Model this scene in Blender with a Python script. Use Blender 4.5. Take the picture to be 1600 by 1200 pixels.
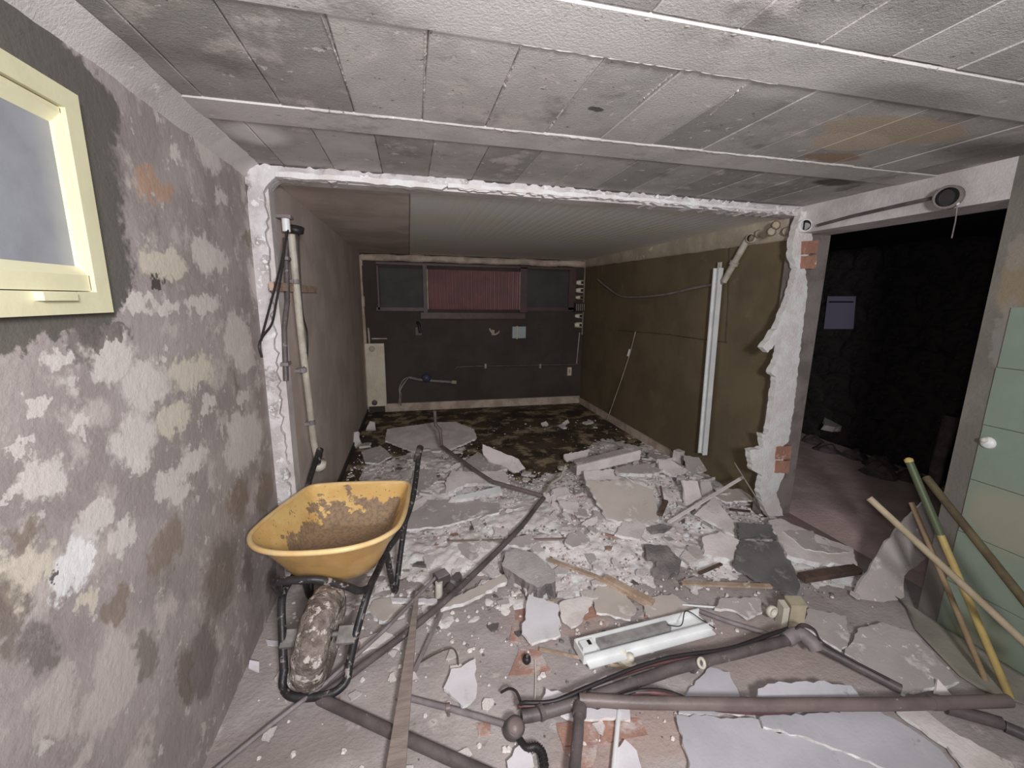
import bpy, math, random
import numpy as np
from mathutils import Vector, Matrix, noise as mnoise
random.seed(7)
S = bpy.context.scene
for o in list(bpy.data.objects): bpy.data.objects.remove(o)
C = S.collection

# ------------------------------------------------------------------ camera
FPX, PITCH, YAW, ROLL, CAMH = 666.0, .1949, .2357, .0127, 1.5
cy, sy, cp, sp, cr, sr = math.cos(YAW), math.sin(YAW), math.cos(PITCH), math.sin(PITCH), math.cos(ROLL), math.sin(ROLL)
cF = Vector((sy*cp, cy*cp, -sp)); _R = Vector((cy, -sy, 0)); _U = _R.cross(cF)
cR = cr*_R+sr*_U; cU = -sr*_R+cr*_U
CAM = Vector((0, 0, CAMH))
cam = bpy.data.cameras.new('camera'); camo = bpy.data.objects.new('camera', cam); C.objects.link(camo)
cam.sensor_fit = 'HORIZONTAL'; cam.sensor_width = 36; cam.lens = 36*FPX/1600; cam.clip_start = .02
camo.matrix_world = Matrix(((cR.x, cU.x, -cF.x, CAM.x), (cR.y, cU.y, -cF.y, CAM.y), (cR.z, cU.z, -cF.z, CAM.z), (0, 0, 0, 1)))
S.camera = camo

# ------------------------------------------------------------------ light and exposure
w = bpy.data.worlds.new('world'); S.world = w; w.use_nodes = True
w.node_tree.nodes['Background'].inputs[0].default_value = (.9, .92, 1, 1)
w.node_tree.nodes['Background'].inputs[1].default_value = .02
def spot(name, loc, aim, power, angle, blend, size, col):
    l = bpy.data.lights.new(name, 'SPOT'); l.energy = power; l.spot_size = math.radians(angle); l.spot_blend = blend
    l.shadow_soft_size = size; l.color = col
    o = bpy.data.objects.new(name, l); C.objects.link(o); o.location = loc
    o.rotation_euler = (Vector(aim)-Vector(loc)).to_track_quat('-Z', 'Y').to_euler(); return o
# unseen lamp placed behind the photographer to even the falloff, and the phone's own flash beside the lens
spot('unseen_lamp', (.34, -.75, 1.78), (.45, 3.0, 1.1), 255, 142, 1.0, .16, (1, .985, .99))
spot('phone_flash', (.02, -.02, 1.53), (1.0, 3, .9), 42, 150, 1.0, .03, (.97, .98, 1))
S.view_settings.view_transform = 'Standard'; S.view_settings.look = 'None'
S.view_settings.gamma = 1; S.view_settings.use_curve_mapping = False
S.view_settings.exposure = -0.06
S.cycles.max_bounces = 6; S.cycles.diffuse_bounces = 3; S.cycles.glossy_bounces = 2

# ------------------------------------------------------------------ pixel helpers (calibrated camera -> places in the room)
def ray(u, v): return cF+cR*((u-800)/FPX)-cU*((v-600)/FPX)
def pl(u, v, ax, val):
    d = ray(u, v); t = (val-CAM[ax])/d[ax]; return CAM+d*t
def gauss(a, b): return math.exp(-(a*a+b*b))
def H(x, y):
    h = .13*gauss((x-1.85)/.55, (y-3.0)/.65)+.05*gauss((x-.2)/.7, (y-3.4)/.7)+.045*gauss((x-1.1)/1., (y-2.5)/.6)
    h += .06*gauss((x-2.45)/.35, (y-1.85)/.35)
    h -= .05*gauss((x-1.15)/.42, (y-3.75)/.5)
    return h
def G(u, v, dz=0):
    z = 0.0
    for i in range(12):
        p = pl(u, v, 2, z+dz); z = .5*z+.5*H(p.x, p.y)
    return pl(u, v, 2, z+dz)

# ------------------------------------------------------------------ materials
def lin(c): return c/12.92 if c <= .04045 else ((c+.055)/1.055)**2.4
def T(r, g, b, k=.65):                       # albedo that shows as this sRGB value under a relative illumination k
    return tuple(min(.9, lin(x/255)/k) for x in (r, g, b))+(1,)
MATS = {}
def MAT(name, c1, c2=None, scale=6, rough=.85, bump=.3, bscale=45, metal=0, lo=.38, hi=.62, spots=(), world=False, patches=(), warp=.06, wscale=14, stretch=None, extra=None, bdist=.01):
    m = bpy.data.materials.new(name); m.use_nodes = True; nt = m.node_tree; N = nt.nodes; L = nt.links
    b = N['Principled BSDF']; b.inputs['Roughness'].default_value = rough; b.inputs['Metallic'].default_value = metal
    b.inputs['Specular IOR Level'].default_value = .25 if rough > .6 else .5
    if world: src = N.new('ShaderNodeNewGeometry').outputs['Position']
    else: src = N.new('ShaderNodeTexCoord').outputs['Object']
    base = src
    if stretch:
        mp = N.new('ShaderNodeMapping'); mp.inputs['Scale'].default_value = stretch; L.new(src, mp.inputs[0]); base = mp.outputs[0]
    def noise(sc, det=6, rgh=.6, s=None):
        n = N.new('ShaderNodeTexNoise'); n.inputs['Scale'].default_value = sc; n.inputs['Detail'].default_value = det
        n.inputs['Roughness'].default_value = rgh; L.new(s or base, n.inputs['Vector']); return n
    def mr(sock, a, c):
        r = N.new('ShaderNodeMapRange'); r.interpolation_type = 'SMOOTHSTEP'
        r.inputs['From Min'].default_value = a; r.inputs['From Max'].default_value = c; L.new(sock, r.inputs['Value']); return r.outputs['Result']
    def mix(fac, a, c):
        x = N.new('ShaderNodeMix'); x.data_type = 'RGBA'; L.new(fac, x.inputs['Factor'])
        for i, s in ((6, a), (7, c)):
            if isinstance(s, tuple): x.inputs[i].default_value = s
            else: L.new(s, x.inputs[i])
        return x.outputs[2]
    col = c1; hsum = None
    if c2: col = mix(mr(noise(scale).outputs['Fac'], lo, hi), c1, c2)
    for (sc, s_scale, a, c) in spots:
        col = mix(mr(noise(s_scale, 5, .65).outputs['Fac'], a, c), col, sc)
    if patches:
        nz = noise(wscale, 4, .6, src)
        sb = N.new('ShaderNodeVectorMath'); sb.operation = 'SUBTRACT'; sb.inputs[1].default_value = (.5, .5, .5); L.new(nz.outputs['Color'], sb.inputs[0])
        ml = N.new('ShaderNodeVectorMath'); ml.operation = 'SCALE'; ml.inputs['Scale'].default_value = warp*2; L.new(sb.outputs[0], ml.inputs[0])
        ad = N.new('ShaderNodeVectorMath'); L.new(src, ad.inputs[0]); L.new(ml.outputs[0], ad.inputs[1]); wp = ad.outputs[0]
        for (cen, inv, pc, soft, amt) in patches:
            s1 = N.new('ShaderNodeVectorMath'); s1.operation = 'SUBTRACT'; s1.inputs[1].default_value = cen; L.new(wp, s1.inputs[0])
            s2 = N.new('ShaderNodeVectorMath'); s2.operation = 'MULTIPLY'; s2.inputs[1].default_value = inv; L.new(s1.outputs[0], s2.inputs[0])
            s3 = N.new('ShaderNodeVectorMath'); s3.operation = 'LENGTH'; L.new(s2.outputs[0], s3.inputs[0])
            r = N.new('ShaderNodeMapRange'); r.interpolation_type = 'SMOOTHSTEP'
            r.inputs['From Min'].default_value = 1+soft; r.inputs['From Max'].default_value = 1-soft; r.inputs['To Max'].default_value = amt
            L.new(s3.outputs['Value'], r.inputs['Value'])
            col = mix(r.outputs['Result'], col, pc)
    if extra: col = extra(nt, src, col, mix, mr, noise)
    if isinstance(col, tuple): b.inputs['Base Color'].default_value = col
    else: L.new(col, b.inputs['Base Color'])
    if bump:
        bp = N.new('ShaderNodeBump'); bp.inputs['Strength'].default_value = bump; bp.inputs['Distance'].default_value = bdist
        L.new(noise(bscale, 4, .65).outputs['Fac'], bp.inputs['Height'])
        L.new(bp.outputs[0], b.inputs['Normal'])
    MATS[name] = m; return m
def patch(u, v, ru, rv, ax, val, col, soft=.12, amt=1.0):       # an ellipse on the plane ax=val, from where it stands on that wall
    c = pl(u, v, ax, val); a = pl(u+ru, v, ax, val); b_ = pl(u, v+rv, ax, val)
    inv = [0, 0, 0]
    for i in range(3):
        if i == ax: continue
        inv[i] = 1/max(.004, math.sqrt((a[i]-c[i])**2+(b_[i]-c[i])**2))
    return (tuple(c), tuple(inv), col, soft, amt)

M = MAT
M('plaster', T(202,194,192), T(184,175,172), 5, .9, .35, 60, spots=((T(150,140,136), 14, .62, .75),))
M('plaster_edge', T(210,204,202), T(192,186,184), 12, .95, .6, 70)
M('dust', T(204,196,194), T(182,173,171), 4, .95, .7, 35, world=True, spots=((T(212,206,204), 9, .5, .62), (T(128,115,112), 18, .67, .76)))
M('board_grey', T(164,157,155), T(152,145,142), 3, .85, .2, 50, spots=((T(192,186,184), 7, .56, .68), (T(205,200,198), 26, .62, .68)))
M('board_tan', T(172,163,157), T(162,153,146), 3, .8, .12, 50, spots=((T(190,183,180), 6, .58, .68), (T(110,100,92), 14, .67, .74)))
M('board_white', T(194,190,195), T(180,176,180), 2.5, .7, .15, 40, spots=((T(140,134,133), 8, .64, .72), (T(160,154,153), 3, .6, .7)))
M('board_white_dim', T(168,166,172), T(156,154,160), 2.5, .65, .15, 40, spots=((T(128,124,124), 8, .66, .74), (T(146,142,144), 3, .6, .7)))  # board_white toned darker: the dimmer light at bottom right is put into the colour
M('concrete_light', T(158,153,152), T(142,137,136), 9, .95, .5, 60, spots=((T(185,180,178), 20, .6, .7),))
M('concrete', T(125,119,118), T(100,95,95), 9, .95, .8, 60, spots=((T(175,168,165), 30, .64, .72),))
M('darkboard', T(100,98,97), T(86,84,83), 4, .8, .2, 40, spots=((T(140,134,131), 6, .56, .72),))
M('terracotta', T(150,116,103), T(138,108,98), 9, .9, .5, 60, spots=((T(165,153,149), 10, .48, .62),))
M('conduit_dark', T(70,64,64), T(88,80,80), 9, .5, .2, 60, spots=((T(150,142,140), 22, .63, .72),))
M('conduit_brown', T(104,92,90), T(90,80,78), 8, .45, .15, 60, spots=((T(165,152,148), 25, .68, .76),))
M('conduit_grey', T(122,113,115), T(102,95,96), 10, .55, .2, 60, spots=((T(170,162,160), 22, .64, .74),))
M('conduit_pale', T(170,164,153), T(145,138,129), 9, .55, .2, 60, spots=((T(95,85,78), 20, .66, .74),))
M('cable_black', T(38,34,36), None, rough=.5, bump=0)
M('cable_red', T(88,58,58), T(70,50,50), 12, .5, 0)
M('wood_grey', T(132,120,115), T(116,105,100), 7, .85, .3, 50, stretch=(1, 6, 1))
M('wood_tan', T(164,145,130), T(142,122,106), 9, .8, .3, 50, spots=((T(185,172,160), 14, .6, .72),))
M('wood_dark', T(88,72,65), T(68,56,51), 10, .8, .3, 50)
M('fix_white', T(200,202,204), T(188,190,191), 6, .35, .05, 30, spots=((T(150,145,140), 12, .7, .8),))
M('fix_cream', T(184,179,167), T(170,165,154), 8, .5, .05, 30)
M('fix_black', T(32,30,30), None, rough=.5, bump=0)
M('beige_box', T(168,158,138), T(152,142,122), 10, .55, .1, 30)
# wheelbarrow
def mud(nt, src, col, mix, mr, noise):
    N, L = nt.nodes, nt.links
    sx = N.new('ShaderNodeSeparateXYZ'); L.new(src, sx.inputs[0])
    n = noise(13, 8, .65); n2 = noise(60, 4, .7)
    ad = N.new('ShaderNodeMath'); ad.operation = 'MULTIPLY_ADD'; ad.inputs[1].default_value = 2.2; L.new(sx.outputs['Z'], ad.inputs[0]); ad.inputs[2].default_value = -.965
    s = N.new('ShaderNodeMath'); s.operation = 'SUBTRACT'; L.new(n.outputs['Fac'], s.inputs[0]); L.new(ad.outputs[0], s.inputs[1])
    return mix(mr(s.outputs[0], .545, .575), mix(mr(n2.outputs['Fac'], .63, .68), col, T(120,95,70)), mix(mr(n2.outputs['Fac'], .4, .6), T(116,98,82), T(140,118,94)))
M('tray_in', T(206,172,114), T(190,154,96), 6, .5, .1, 40, extra=mud)
M('tray_out', T(186,150,96), T(168,132,82), 5, .32, .04, 30, spots=((T(150,124,86), 18, .68, .74),))
M('tray_rim', T(206,176,128), T(192,160,112), 7, .4, .1, 40, spots=((T(180,165,140), 22, .6, .68), (T(110,85,55), 30, .69, .73)))
M('frame_black', T(44,42,43), T(32,30,32), 12, .45, .2, 60, spots=((T(96,90,88), 9, .58, .74), (T(130,122,118), 30, .58, .66)))
M('tyre', T(124,114,109), T(88,79,74), 14, .95, 1.0, 40, bdist=.02, spots=((T(178,169,164), 22, .54, .62), (T(60,54,52), 26, .64, .7)))
M('galv', T(150,147,146), T(120,117,116), 14, .4, .1, 40, metal=.3)
# shell
LW = -.70; ZC = 2.09; RX = 2.40; YO = 2.30; YB = 5.81; ILX = -.617; ILB = -.577; IRX = 2.45; IZ = 2.05
LT, CRM, WHT, DK, BR, OR = T(182,175,172), T(180,173,159), T(216,213,217), T(92,86,83), T(112,101,90), T(154,126,108)
DB, GD, HOLE = T(96,86,78), T(94,87,84), T(45,40,38)
lw = []
lw.append(((LW, .50, 1.78), (0, 1/.86, 1/.40), T(92,88,84), .05, .97)); lw += [((LW, yy, zz_), (0, 1/ry, 1/rz_), T(86,82,78), .07, .97) for (yy, zz_, ry, rz_) in ((1.12, 1.92, .27, .13), (1.1, 1.75, .25, .2), (1.12, 1.58, .235, .17), (.9, 1.5, .42, .10), (.7, 1.95, .6, .12))]
for (u, v, a, b_, c) in [(326,235,16,28,LT),(273,236,7,15,LT),(240,292,26,20,OR),(258,410,32,20,CRM),(318,395,16,28,LT),(342,408,16,18,LT),(243,437,10,12,HOLE),
    (222,474,22,12,LT),(262,478,14,14,LT),(318,474,24,15,LT),(132,545,24,26,T(105,99,96)),(175,555,34,40,LT),(165,520,40,10,DK),(302,583,32,20,CRM),(228,608,32,34,LT),
    (272,657,25,20,CRM),(325,632,12,10,LT),(372,530,18,38,LT),(385,560,14,18,LT),(385,690,26,30,LT),(368,668,12,20,LT),(300,720,24,10,LT),(262,755,18,18,LT),(282,775,14,18,LT),(212,690,32,36,LT),(215,720,18,14,LT),
    (60,745,40,24,LT),(35,702,16,10,LT),(20,775,20,8,LT),(148,812,30,14,LT),(195,835,20,18,LT),(112,884,40,18,WHT),(140,868,12,14,WHT),(78,902,9,7,HOLE),(45,832,22,18,BR),(40,892,42,22,CRM),
    (262,852,26,20,BR),(345,900,26,40,DB),(372,780,16,24,BR),(415,770,12,26,BR),(388,895,7,32,GD),(425,905,10,14,GD),(318,1030,22,50,GD),(290,1060,10,50,DB),(140,935,18,12,CRM),(185,945,20,14,BR),(10,970,30,50,DB),
    (60,1010,26,30,GD),(230,1020,20,40,T(112,104,100)),(95,560,20,14,LT),(55,640,18,10,LT),(120,665,16,8,LT),(345,310,10,8,LT),(395,375,14,10,BR),(180,1060,40,30,T(165,157,154)),(90,1090,30,40,T(160,152,148)),(380,620,8,10,LT),(255,560,8,12,LT),(420,520,6,40,LT),(400,440,10,30,LT)]:
    lw.append(patch(u, v, a*1.05, b_*1.05, 0, LW, c, .28 if c in (BR, DB, GD) else .2, .72 if c in (BR, DB, GD) else .85))
M('wall_left', T(144,136,134), T(130,122,120), 4, .92, .3, 38, world=True, patches=lw, warp=.075, wscale=20, spots=((T(160,152,149), 7, .52, .64), (T(112,104,100), 3.2, .58, .72), (T(168,161,158), 15, .6, .66)))
cpz = [patch(u, v, a, b_, 2, ZC, c, s, am) for (u, v, a, b_, c, s, am) in [
    (400,210,40,14,T(205,198,196),.5,.8),(1400,205,130,16,T(158,143,126),.1,.85),(1330,222,60,14,T(168,154,138),.1,.85),(1300,246,50,6,T(138,116,96),.15,.85),(1200,130,90,22,T(180,176,176),.5,.6),
    (1330,50,90,20,T(172,168,168),.6,.5),(930,170,14,4,HOLE,.2,.8),(1420,150,120,14,T(105,102,100),.5,.6),(1550,235,60,18,T(80,78,74),.6,.7),(700,10,120,14,T(180,176,174),.6,.6),(773,38,10,4,T(222,215,205),.1,1),
    (250,80,60,14,T(110,104,100),.6,.5),(1300,285,30,5,T(60,56,54),.3,.8),(900,60,200,18,T(176,172,171),.6,.6)]]
def blockmat(nm, a, b_): M(nm, a, b_, 5, .93, .35, 150, world=True, patches=cpz, warp=.03, wscale=9, spots=((T(186,179,177), 26, .625, .69), (T(172,166,163), 5, .55, .7), (T(112,107,105), 2.4, .56, .7), (T(98,92,90), 40, .655, .7)))
blockmat('block_a', T(159,155,152), T(145,141,138)); blockmat('block_b', T(143,139,136), T(131,127,125)); blockmat('block_c', T(168,164,161), T(155,151,148))
M('beam', T(178,174,172), T(164,160,157), 4, .9, .3, 130, world=True, patches=cpz, warp=.03, wscale=9, spots=((T(138,133,131), 3, .54, .7), (T(190,185,182), 22, .62, .69), (T(110,104,102), 42, .66, .71)))
M('joint_grey', T(104,98,96), T(176,170,167), 9, .95, .4, 60, world=True, lo=.48, hi=.6)
M('mortar', T(186,179,176), T(160,153,150), 16, .95, .8, 70)
M('floor', T(156,148,146), T(138,130,128), 3, .9, .55, 50, world=True, spots=((T(176,167,164), 6, .56, .7), (T(104,93,90), 12, .64, .74)),
  patches=[patch(u, v, a, b_, 2, 0, c, .3, am) for (u, v, a, b_, c, am) in [(1000,1150,140,40,T(148,124,116),.6),(880,960,90,40,T(152,130,122),.5),(1180,1010,120,50,T(145,130,126),.6),(1300,1040,100,40,T(148,134,130),.6),(430,1170,140,40,T(122,113,110),.6),(1300,800,120,90,T(112,88,84),.75)]], warp=.12, wscale=6)
M('mud_floor', T(66,56,46,.42), T(44,37,32,.42), 2.4, .8, .8, 30, world=True, spots=((T(118,106,86,.42), 4, .5, .62), (T(140,130,118,.42), 18, .66, .74), (T(30,26,24,.42), 2, .6, .7)))
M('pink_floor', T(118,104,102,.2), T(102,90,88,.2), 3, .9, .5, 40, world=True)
M('inner_left', T(118,109,104,.3), T(108,99,94,.3), 3, .85, .15, 60, world=True)
M('inner_ceil', T(122,114,109,.25), T(108,101,96,.25), 2.5, .8, .1, 50, world=True)
def ribs(nt, src, col, mix, mr, noise):
    return col
M('inner_ceil_rib', T(143,136,130,.25), T(136,129,123,.25), 2, .6, .05, 60, world=True)
M('olive', T(80,71,55,.40), T(71,63,49,.40), 2.2, .75, .12, 60, world=True, spots=((T(86,78,62,.40), 5, .6, .75),))
M('back_wall', T(42,37,34,.25), T(36,32,29,.25), 2.5, .8, .15, 50, world=True)
M('crown', T(144,135,120,.46), T(126,117,104,.46), 4, .8, .3, 40, world=True, spots=((T(170,162,150,.42), 9, .6, .72),))
M('base', T(122,111,102,.28), T(100,90,82,.28), 6, .8, .3, 40, world=True)
M('red_frame', T(52,38,37,.28), T(44,33,32,.28), 6, .5, .1, 40)
M('red_shutter', T(72,39,40,.28), T(62,35,36,.28), 4, .3, .03, 40)
M('dark_glass', T(36,36,34,.2), T(31,31,30,.2), 3, .62, .02, 20)
M('radiator', T(138,130,117,.26), T(126,118,105,.26), 4, .4, .03, 40)
M('yellow_frame', T(188,184,155), T(178,174,145), 3, .5, .08, 40, spots=((T(172,166,130), 5, .62, .76),))
M('yellow_bevel', T(196,192,164), T(188,184,156), 3, .5, .05, 40)
M('frost_glass', T(126,128,135), T(114,116,123), 5, .35, .1, 30, spots=((T(134,136,142), 3, .55, .7), (T(80,80,82), 16, .7, .76)))
M('white_wall', T(182,177,176), T(160,154,152), 4, .9, .4, 50, world=True)
M('trim_white', T(190,186,187), T(166,161,161), 8, .9, .9, 30, world=True, stretch=(1, 1, 1), spots=((T(132,125,123), 9, .54, .64), (T(222,219,220), 18, .56, .64)))
M('pillar_grey', T(122,114,111), T(100,93,90), 5, .9, .4, 50, world=True)
rw = [patch(u, v, a, b_, 0, RX, c, .2, am) for (u, v, a, b_, c, am) in [(1590,440,26,60,T(122,110,90),.8),(1595,390,20,30,T(125,119,112),.7),(1570,520,14,60,T(122,118,114),.6)]]
M('wall_right', T(108,104,98), T(96,92,87), 4, .9, .4, 50, world=True, patches=rw, warp=.05)
gp = [patch(u, v, a, b_, 0, RX, c, .5, am) for (u, v, a, b_, c, am) in [(1580,815,90,40,T(138,134,116),.7),(1530,1020,60,60,T(118,118,98),.7),(1440,870,30,50,T(88,104,94),.7)]]
M('green', T(118,131,119), T(110,122,111), 2, .6, .1, 40, world=True, patches=gp, warp=.05, wscale=6)
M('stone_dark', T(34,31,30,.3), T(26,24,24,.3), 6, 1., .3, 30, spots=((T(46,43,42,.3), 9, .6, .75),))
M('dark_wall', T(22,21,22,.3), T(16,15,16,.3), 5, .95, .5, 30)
M('dark_debris', T(62,56,56,.28), T(48,44,44,.28), 9, .95, .6, 30)
M('paper', T(118,114,135,.5), None, rough=.8, bump=0)
M('brick', T(158,118,101), T(144,106,92), 12, .9, .6, 60, spots=((T(195,175,165), 14, .6, .7),))
M('pole_beige', T(144,132,112), T(130,118,98), 8, .7, .2, 50)
M('pole_yellow', T(160,140,88), T(142,124,78), 9, .5, .1, 50)
M('pole_dark', T(84,76,56), T(68,60,46), 9, .7, .2, 50)
M('pole_green', T(66,74,52), None, rough=.5, bump=0)
M('pole_brown', T(134,114,90), T(118,100,80), 9, .7, .2, 50)
M('valve_blue', T(40,42,56,.3), None, rough=.4, bump=0)
M('lamp_bulb', T(105,112,114,.28), None, rough=.2, bump=0)

# ------------------------------------------------------------------ object helpers
def tag(o, label=None, cat=None, group=None, kind=None):
    if label: o['label'] = label
    if cat: o['category'] = cat
    if group: o['group'] = group
    if kind: o['kind'] = kind
    return o
def link(name, me, parent=None, loc=None):
    o = bpy.data.objects.new(name, me); C.objects.link(o)
    if parent: o.parent = parent
    if loc is not None: o.location = loc
    return o
def empty(name, loc, rz=0):
    o = link(name, None, loc=loc); o.rotation_euler.z = rz; o.empty_display_size = .1; return o
class MB:
    def __init__(s): s.v = []; s.f = []; s.m = []; s.sm = []
    def add(s, v, f, mi=0, smooth=False):
        n = len(s.v); s.v += [tuple(x) for x in v]; s.f += [tuple(i+n for i in q) for q in f]; s.m += [mi]*len(f); s.sm += [smooth]*len(f); return s
    def box(s, a, b, mi=0):
        x0, y0, z0 = a; x1, y1, z1 = b
        v = [(x0,y0,z0),(x1,y0,z0),(x1,y1,z0),(x0,y1,z0),(x0,y0,z1),(x1,y0,z1),(x1,y1,z1),(x0,y1,z1)]
        return s.add(v, [(3,2,1,0),(4,5,6,7),(0,1,5,4),(1,2,6,5),(2,3,7,6),(3,0,4,7)], mi)
    def obox(s, c, ax, ay, az, mi=0):           # oriented box: centre and half axes
        c, ax, ay, az = map(Vector, (c, ax, ay, az))
        v = [c+i*ax+j*ay+k*az for k in (-1, 1) for j in (-1, 1) for i in (-1, 1)]
        f = [(0,2,3,1),(4,5,7,6),(0,1,5,4),(2,6,7,3),(0,4,6,2),(1,3,7,5)]
        if ax.cross(ay).dot(az) < 0: f = [q[::-1] for q in f]
        return s.add(v, f, mi)
    def tube(s, pts, r, n=10, mi=0, cap=True):
        pts = [Vector(p) for p in pts]; rr = r if isinstance(r, (list, tuple)) else [r]*len(pts)
        d0 = (pts[1]-pts[0]).normalized(); up = Vector((0, 0, 1)) if abs(d0.z) < .9 else Vector((1, 0, 0))
        x = d0.cross(up).normalized(); V = []
        for i, p in enumerate(pts):
            a = pts[max(0, i-1)]; b_ = pts[min(len(pts)-1, i+1)]; d = (b_-a).normalized()
            x = (x-d*x.dot(d)).normalized(); y = d.cross(x)
            for k in range(n):
                t = 2*math.pi*k/n; V.append(p+(x*math.cos(t)+y*math.sin(t))*rr[i])
        F = []
        for i in range(len(pts)-1):
            for k in range(n):
                a = i*n+k; b_ = i*n+(k+1) % n; F.append((a, b_, b_+n, a+n))
        s.add(V, F, mi, True)
        if cap:
            m = len(pts)-1; s.add(V[:n], [tuple(range(n))[::-1]], mi); s.add(V[m*n:], [tuple(range(n))], mi)
        return s
    def lathe(s, prof, c, axis, n=24, mi=0):     # prof: (radius, offset along axis)
        c = Vector(c); a = Vector(axis).normalized(); up = Vector((0, 0, 1)) if abs(a.z) < .9 else Vector((1, 0, 0))
        x = a.cross(up).normalized(); y = a.cross(x); V = []; F = []
        for (r, t) in prof:
            for k in range(n):
                w_ = 2*math.pi*k/n; V.append(c+a*t+(x*math.cos(w_)+y*math.sin(w_))*r)
        for i in range(len(prof)-1):
            for k in range(n): F.append((i*n+k, i*n+n+k, i*n+n+(k+1) % n, i*n+(k+1) % n))
        return s.add(V, F, mi, True)
    def mesh(s, name, mats, origin=(0, 0, 0)):
        me = bpy.data.meshes.new(name); o = Vector(origin)
        me.from_pydata([tuple(Vector(v)-o) for v in s.v], [], s.f)
        for m in (mats if isinstance(mats, (list, tuple)) else [mats]): me.materials.append(MATS[m])
        me.polygons.foreach_set('material_index', s.m); me.polygons.foreach_set('use_smooth', s.sm); me.update(); return me
    def build(s, name, mats, parent=None, origin=(0, 0, 0), place=True):
        return link(name, s.mesh(name, mats, origin), parent, origin if place else None)
def rel(parent): return parent.location
def smooth_path(p, n=6):
    p = [Vector(x) for x in p]; out = []
    for i in range(len(p)-1):
        a, b_, c, d = p[max(0, i-1)], p[i], p[i+1], p[min(len(p)-1, i+2)]
        for k in range(n):
            t = k/n; out.append(.5*((2*b_)+(c-a)*t+(2*a-5*b_+4*c-d)*t*t+(3*b_-a-3*c+d)*t**3))
    out.append(p[-1]); return out
def jag(poly, amp, seg):                          # ragged outline in 2-D
    out = []
    for i in range(len(poly)):
        a = Vector(poly[i]); b_ = Vector(poly[(i+1) % len(poly)]); n = max(1, int((b_-a).length/seg)); d = (b_-a); nn = Vector((-d.y, d.x)).normalized() if d.length else Vector((0, 0))
        for k in range(n):
            p = a+d*(k/n)
            if k: p = p+nn*random.uniform(-amp, amp)
            out.append(p)
    return out
from mathutils.geometry import tessellate_polygon
def prism(poly2, to3, nrm, t, mb, mi_top=0, mi_side=1):
    # poly2: 2-D outline; to3 maps to 3-D top face; extruded by -nrm*t
    top = [Vector(to3(p)) for p in poly2]; n = len(top)
    bot = [p-Vector(nrm)*t+Vector((random.uniform(-.3, .3)*t, random.uniform(-.3, .3)*t, 0)) for p in top]
    tris = tessellate_polygon([top])
    v0 = (top[tris[0][1]]-top[tris[0][0]]).cross(top[tris[0][2]]-top[tris[0][0]])
    fl = v0.dot(Vector(nrm)) < 0
    tr = [q[::-1] if fl else tuple(q) for q in tris]
    mb.add(top, tr, mi_top); mb.add(bot, [q[::-1] for q in tr], mi_side)
    area = sum((top[i]-top[0]).cross(top[(i+1) % n]-top[0]).dot(Vector(nrm)) for i in range(n))
    F = [((i+1) % n, i, i+n, (i+1) % n+n) for i in range(n)]
    if area < 0: F = [q[::-1] for q in F]
    mb.add(top+bot, F, mi_side)
def slab(name, label, cat, px, mat='board_white', edge='plaster_edge', t=.018, lift=0, a=None, b=None, amp=.007, group=None, z=None, parent=None):
    a = random.uniform(-.05, .05) if a is None else a; b = random.uniform(-.03, .06) if b is None else b
    cu = sum(p[0] for p in px)/len(px); cv = sum(p[1] for p in px)/len(px)
    c = G(cu, cv, t+lift) if z is None else pl(cu, cv, 2, z)
    nrm = Vector((-a, -b, 1)).normalized()
    pts = []
    for (u, v) in px:
        d = ray(u, v); k = (c-CAM).dot(nrm)/d.dot(nrm); q = CAM+d*k; pts.append((q.x, q.y))
    pts = jag(pts, amp, .022) if abs(b) < .8 else jag(pts, amp*.6, .03)
    f = lambda p: (p[0], p[1], c.z+a*(p[0]-c.x)+b*(p[1]-c.y))
    mb = MB(); prism(pts, f, nrm, t, mb)
    org = (c.x, c.y, c.z-t)
    o = mb.build(name, [mat, edge], parent, org); 
    if not parent: tag(o, label, cat, group)
    return o
def pipe(name, label, cat, px, r, mat, n=10, smooth=0, group=None, ends=None):
    # px: (u, v, z) triples; z = height of the pipe's axis
    pts = [pl(u, v, 2, z) for (u, v, z) in px]
    if smooth: pts = smooth_path(pts, smooth)
    o0 = Vector((pts[0].x, pts[0].y, min(p.z for p in pts)-r)); t = empty(name, o0)
    mb = MB(); mb.tube(pts, r, n); b_ = mb.build('tube', mat, t, (0, 0, 0), False)
    b_.location = -o0
    tag(t, label, cat, group)
    return t, pts
def part(t, name, mb, mats):          # mesh in world coordinates parented to an unrotated empty
    o = mb.build(name, mats, t, (0, 0, 0), False); o.location = -Vector(t.location); return o
def struct(name, mb, mats, label, cat, parent=None):
    o = mb.build(name, mats, parent, (0, 0, 0), False)
    if not parent: tag(o, label, cat, kind='structure')
    return o

# ------------------------------------------------------------------ the shell
struct('floor', MB().box((LW-.05, -2.6, -.1), (RX+.25, 2.7, 0)), 'floor', 'dusty grey concrete floor of the near room', 'floor')
struct('floor_inner', MB().box((LW-.05, 2.7, -.1), (IRX+.2, YB+.1, -.001)), 'mud_floor', 'dark muddy floor at the back of the inner room', 'floor')
wl = struct('wall_left', MB().box((LW-.15, -2.6, 0), (LW, YO+.02, ZC+.05)), 'wall_left', 'near left wall of stained grey plaster with peeled pale patches', 'wall')
struct('wall_rear', MB().box((LW-.1, -2.7, 0), (RX+.2, -2.6, ZC)), 'white_wall', 'plain plaster wall behind the viewer', 'wall')
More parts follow.
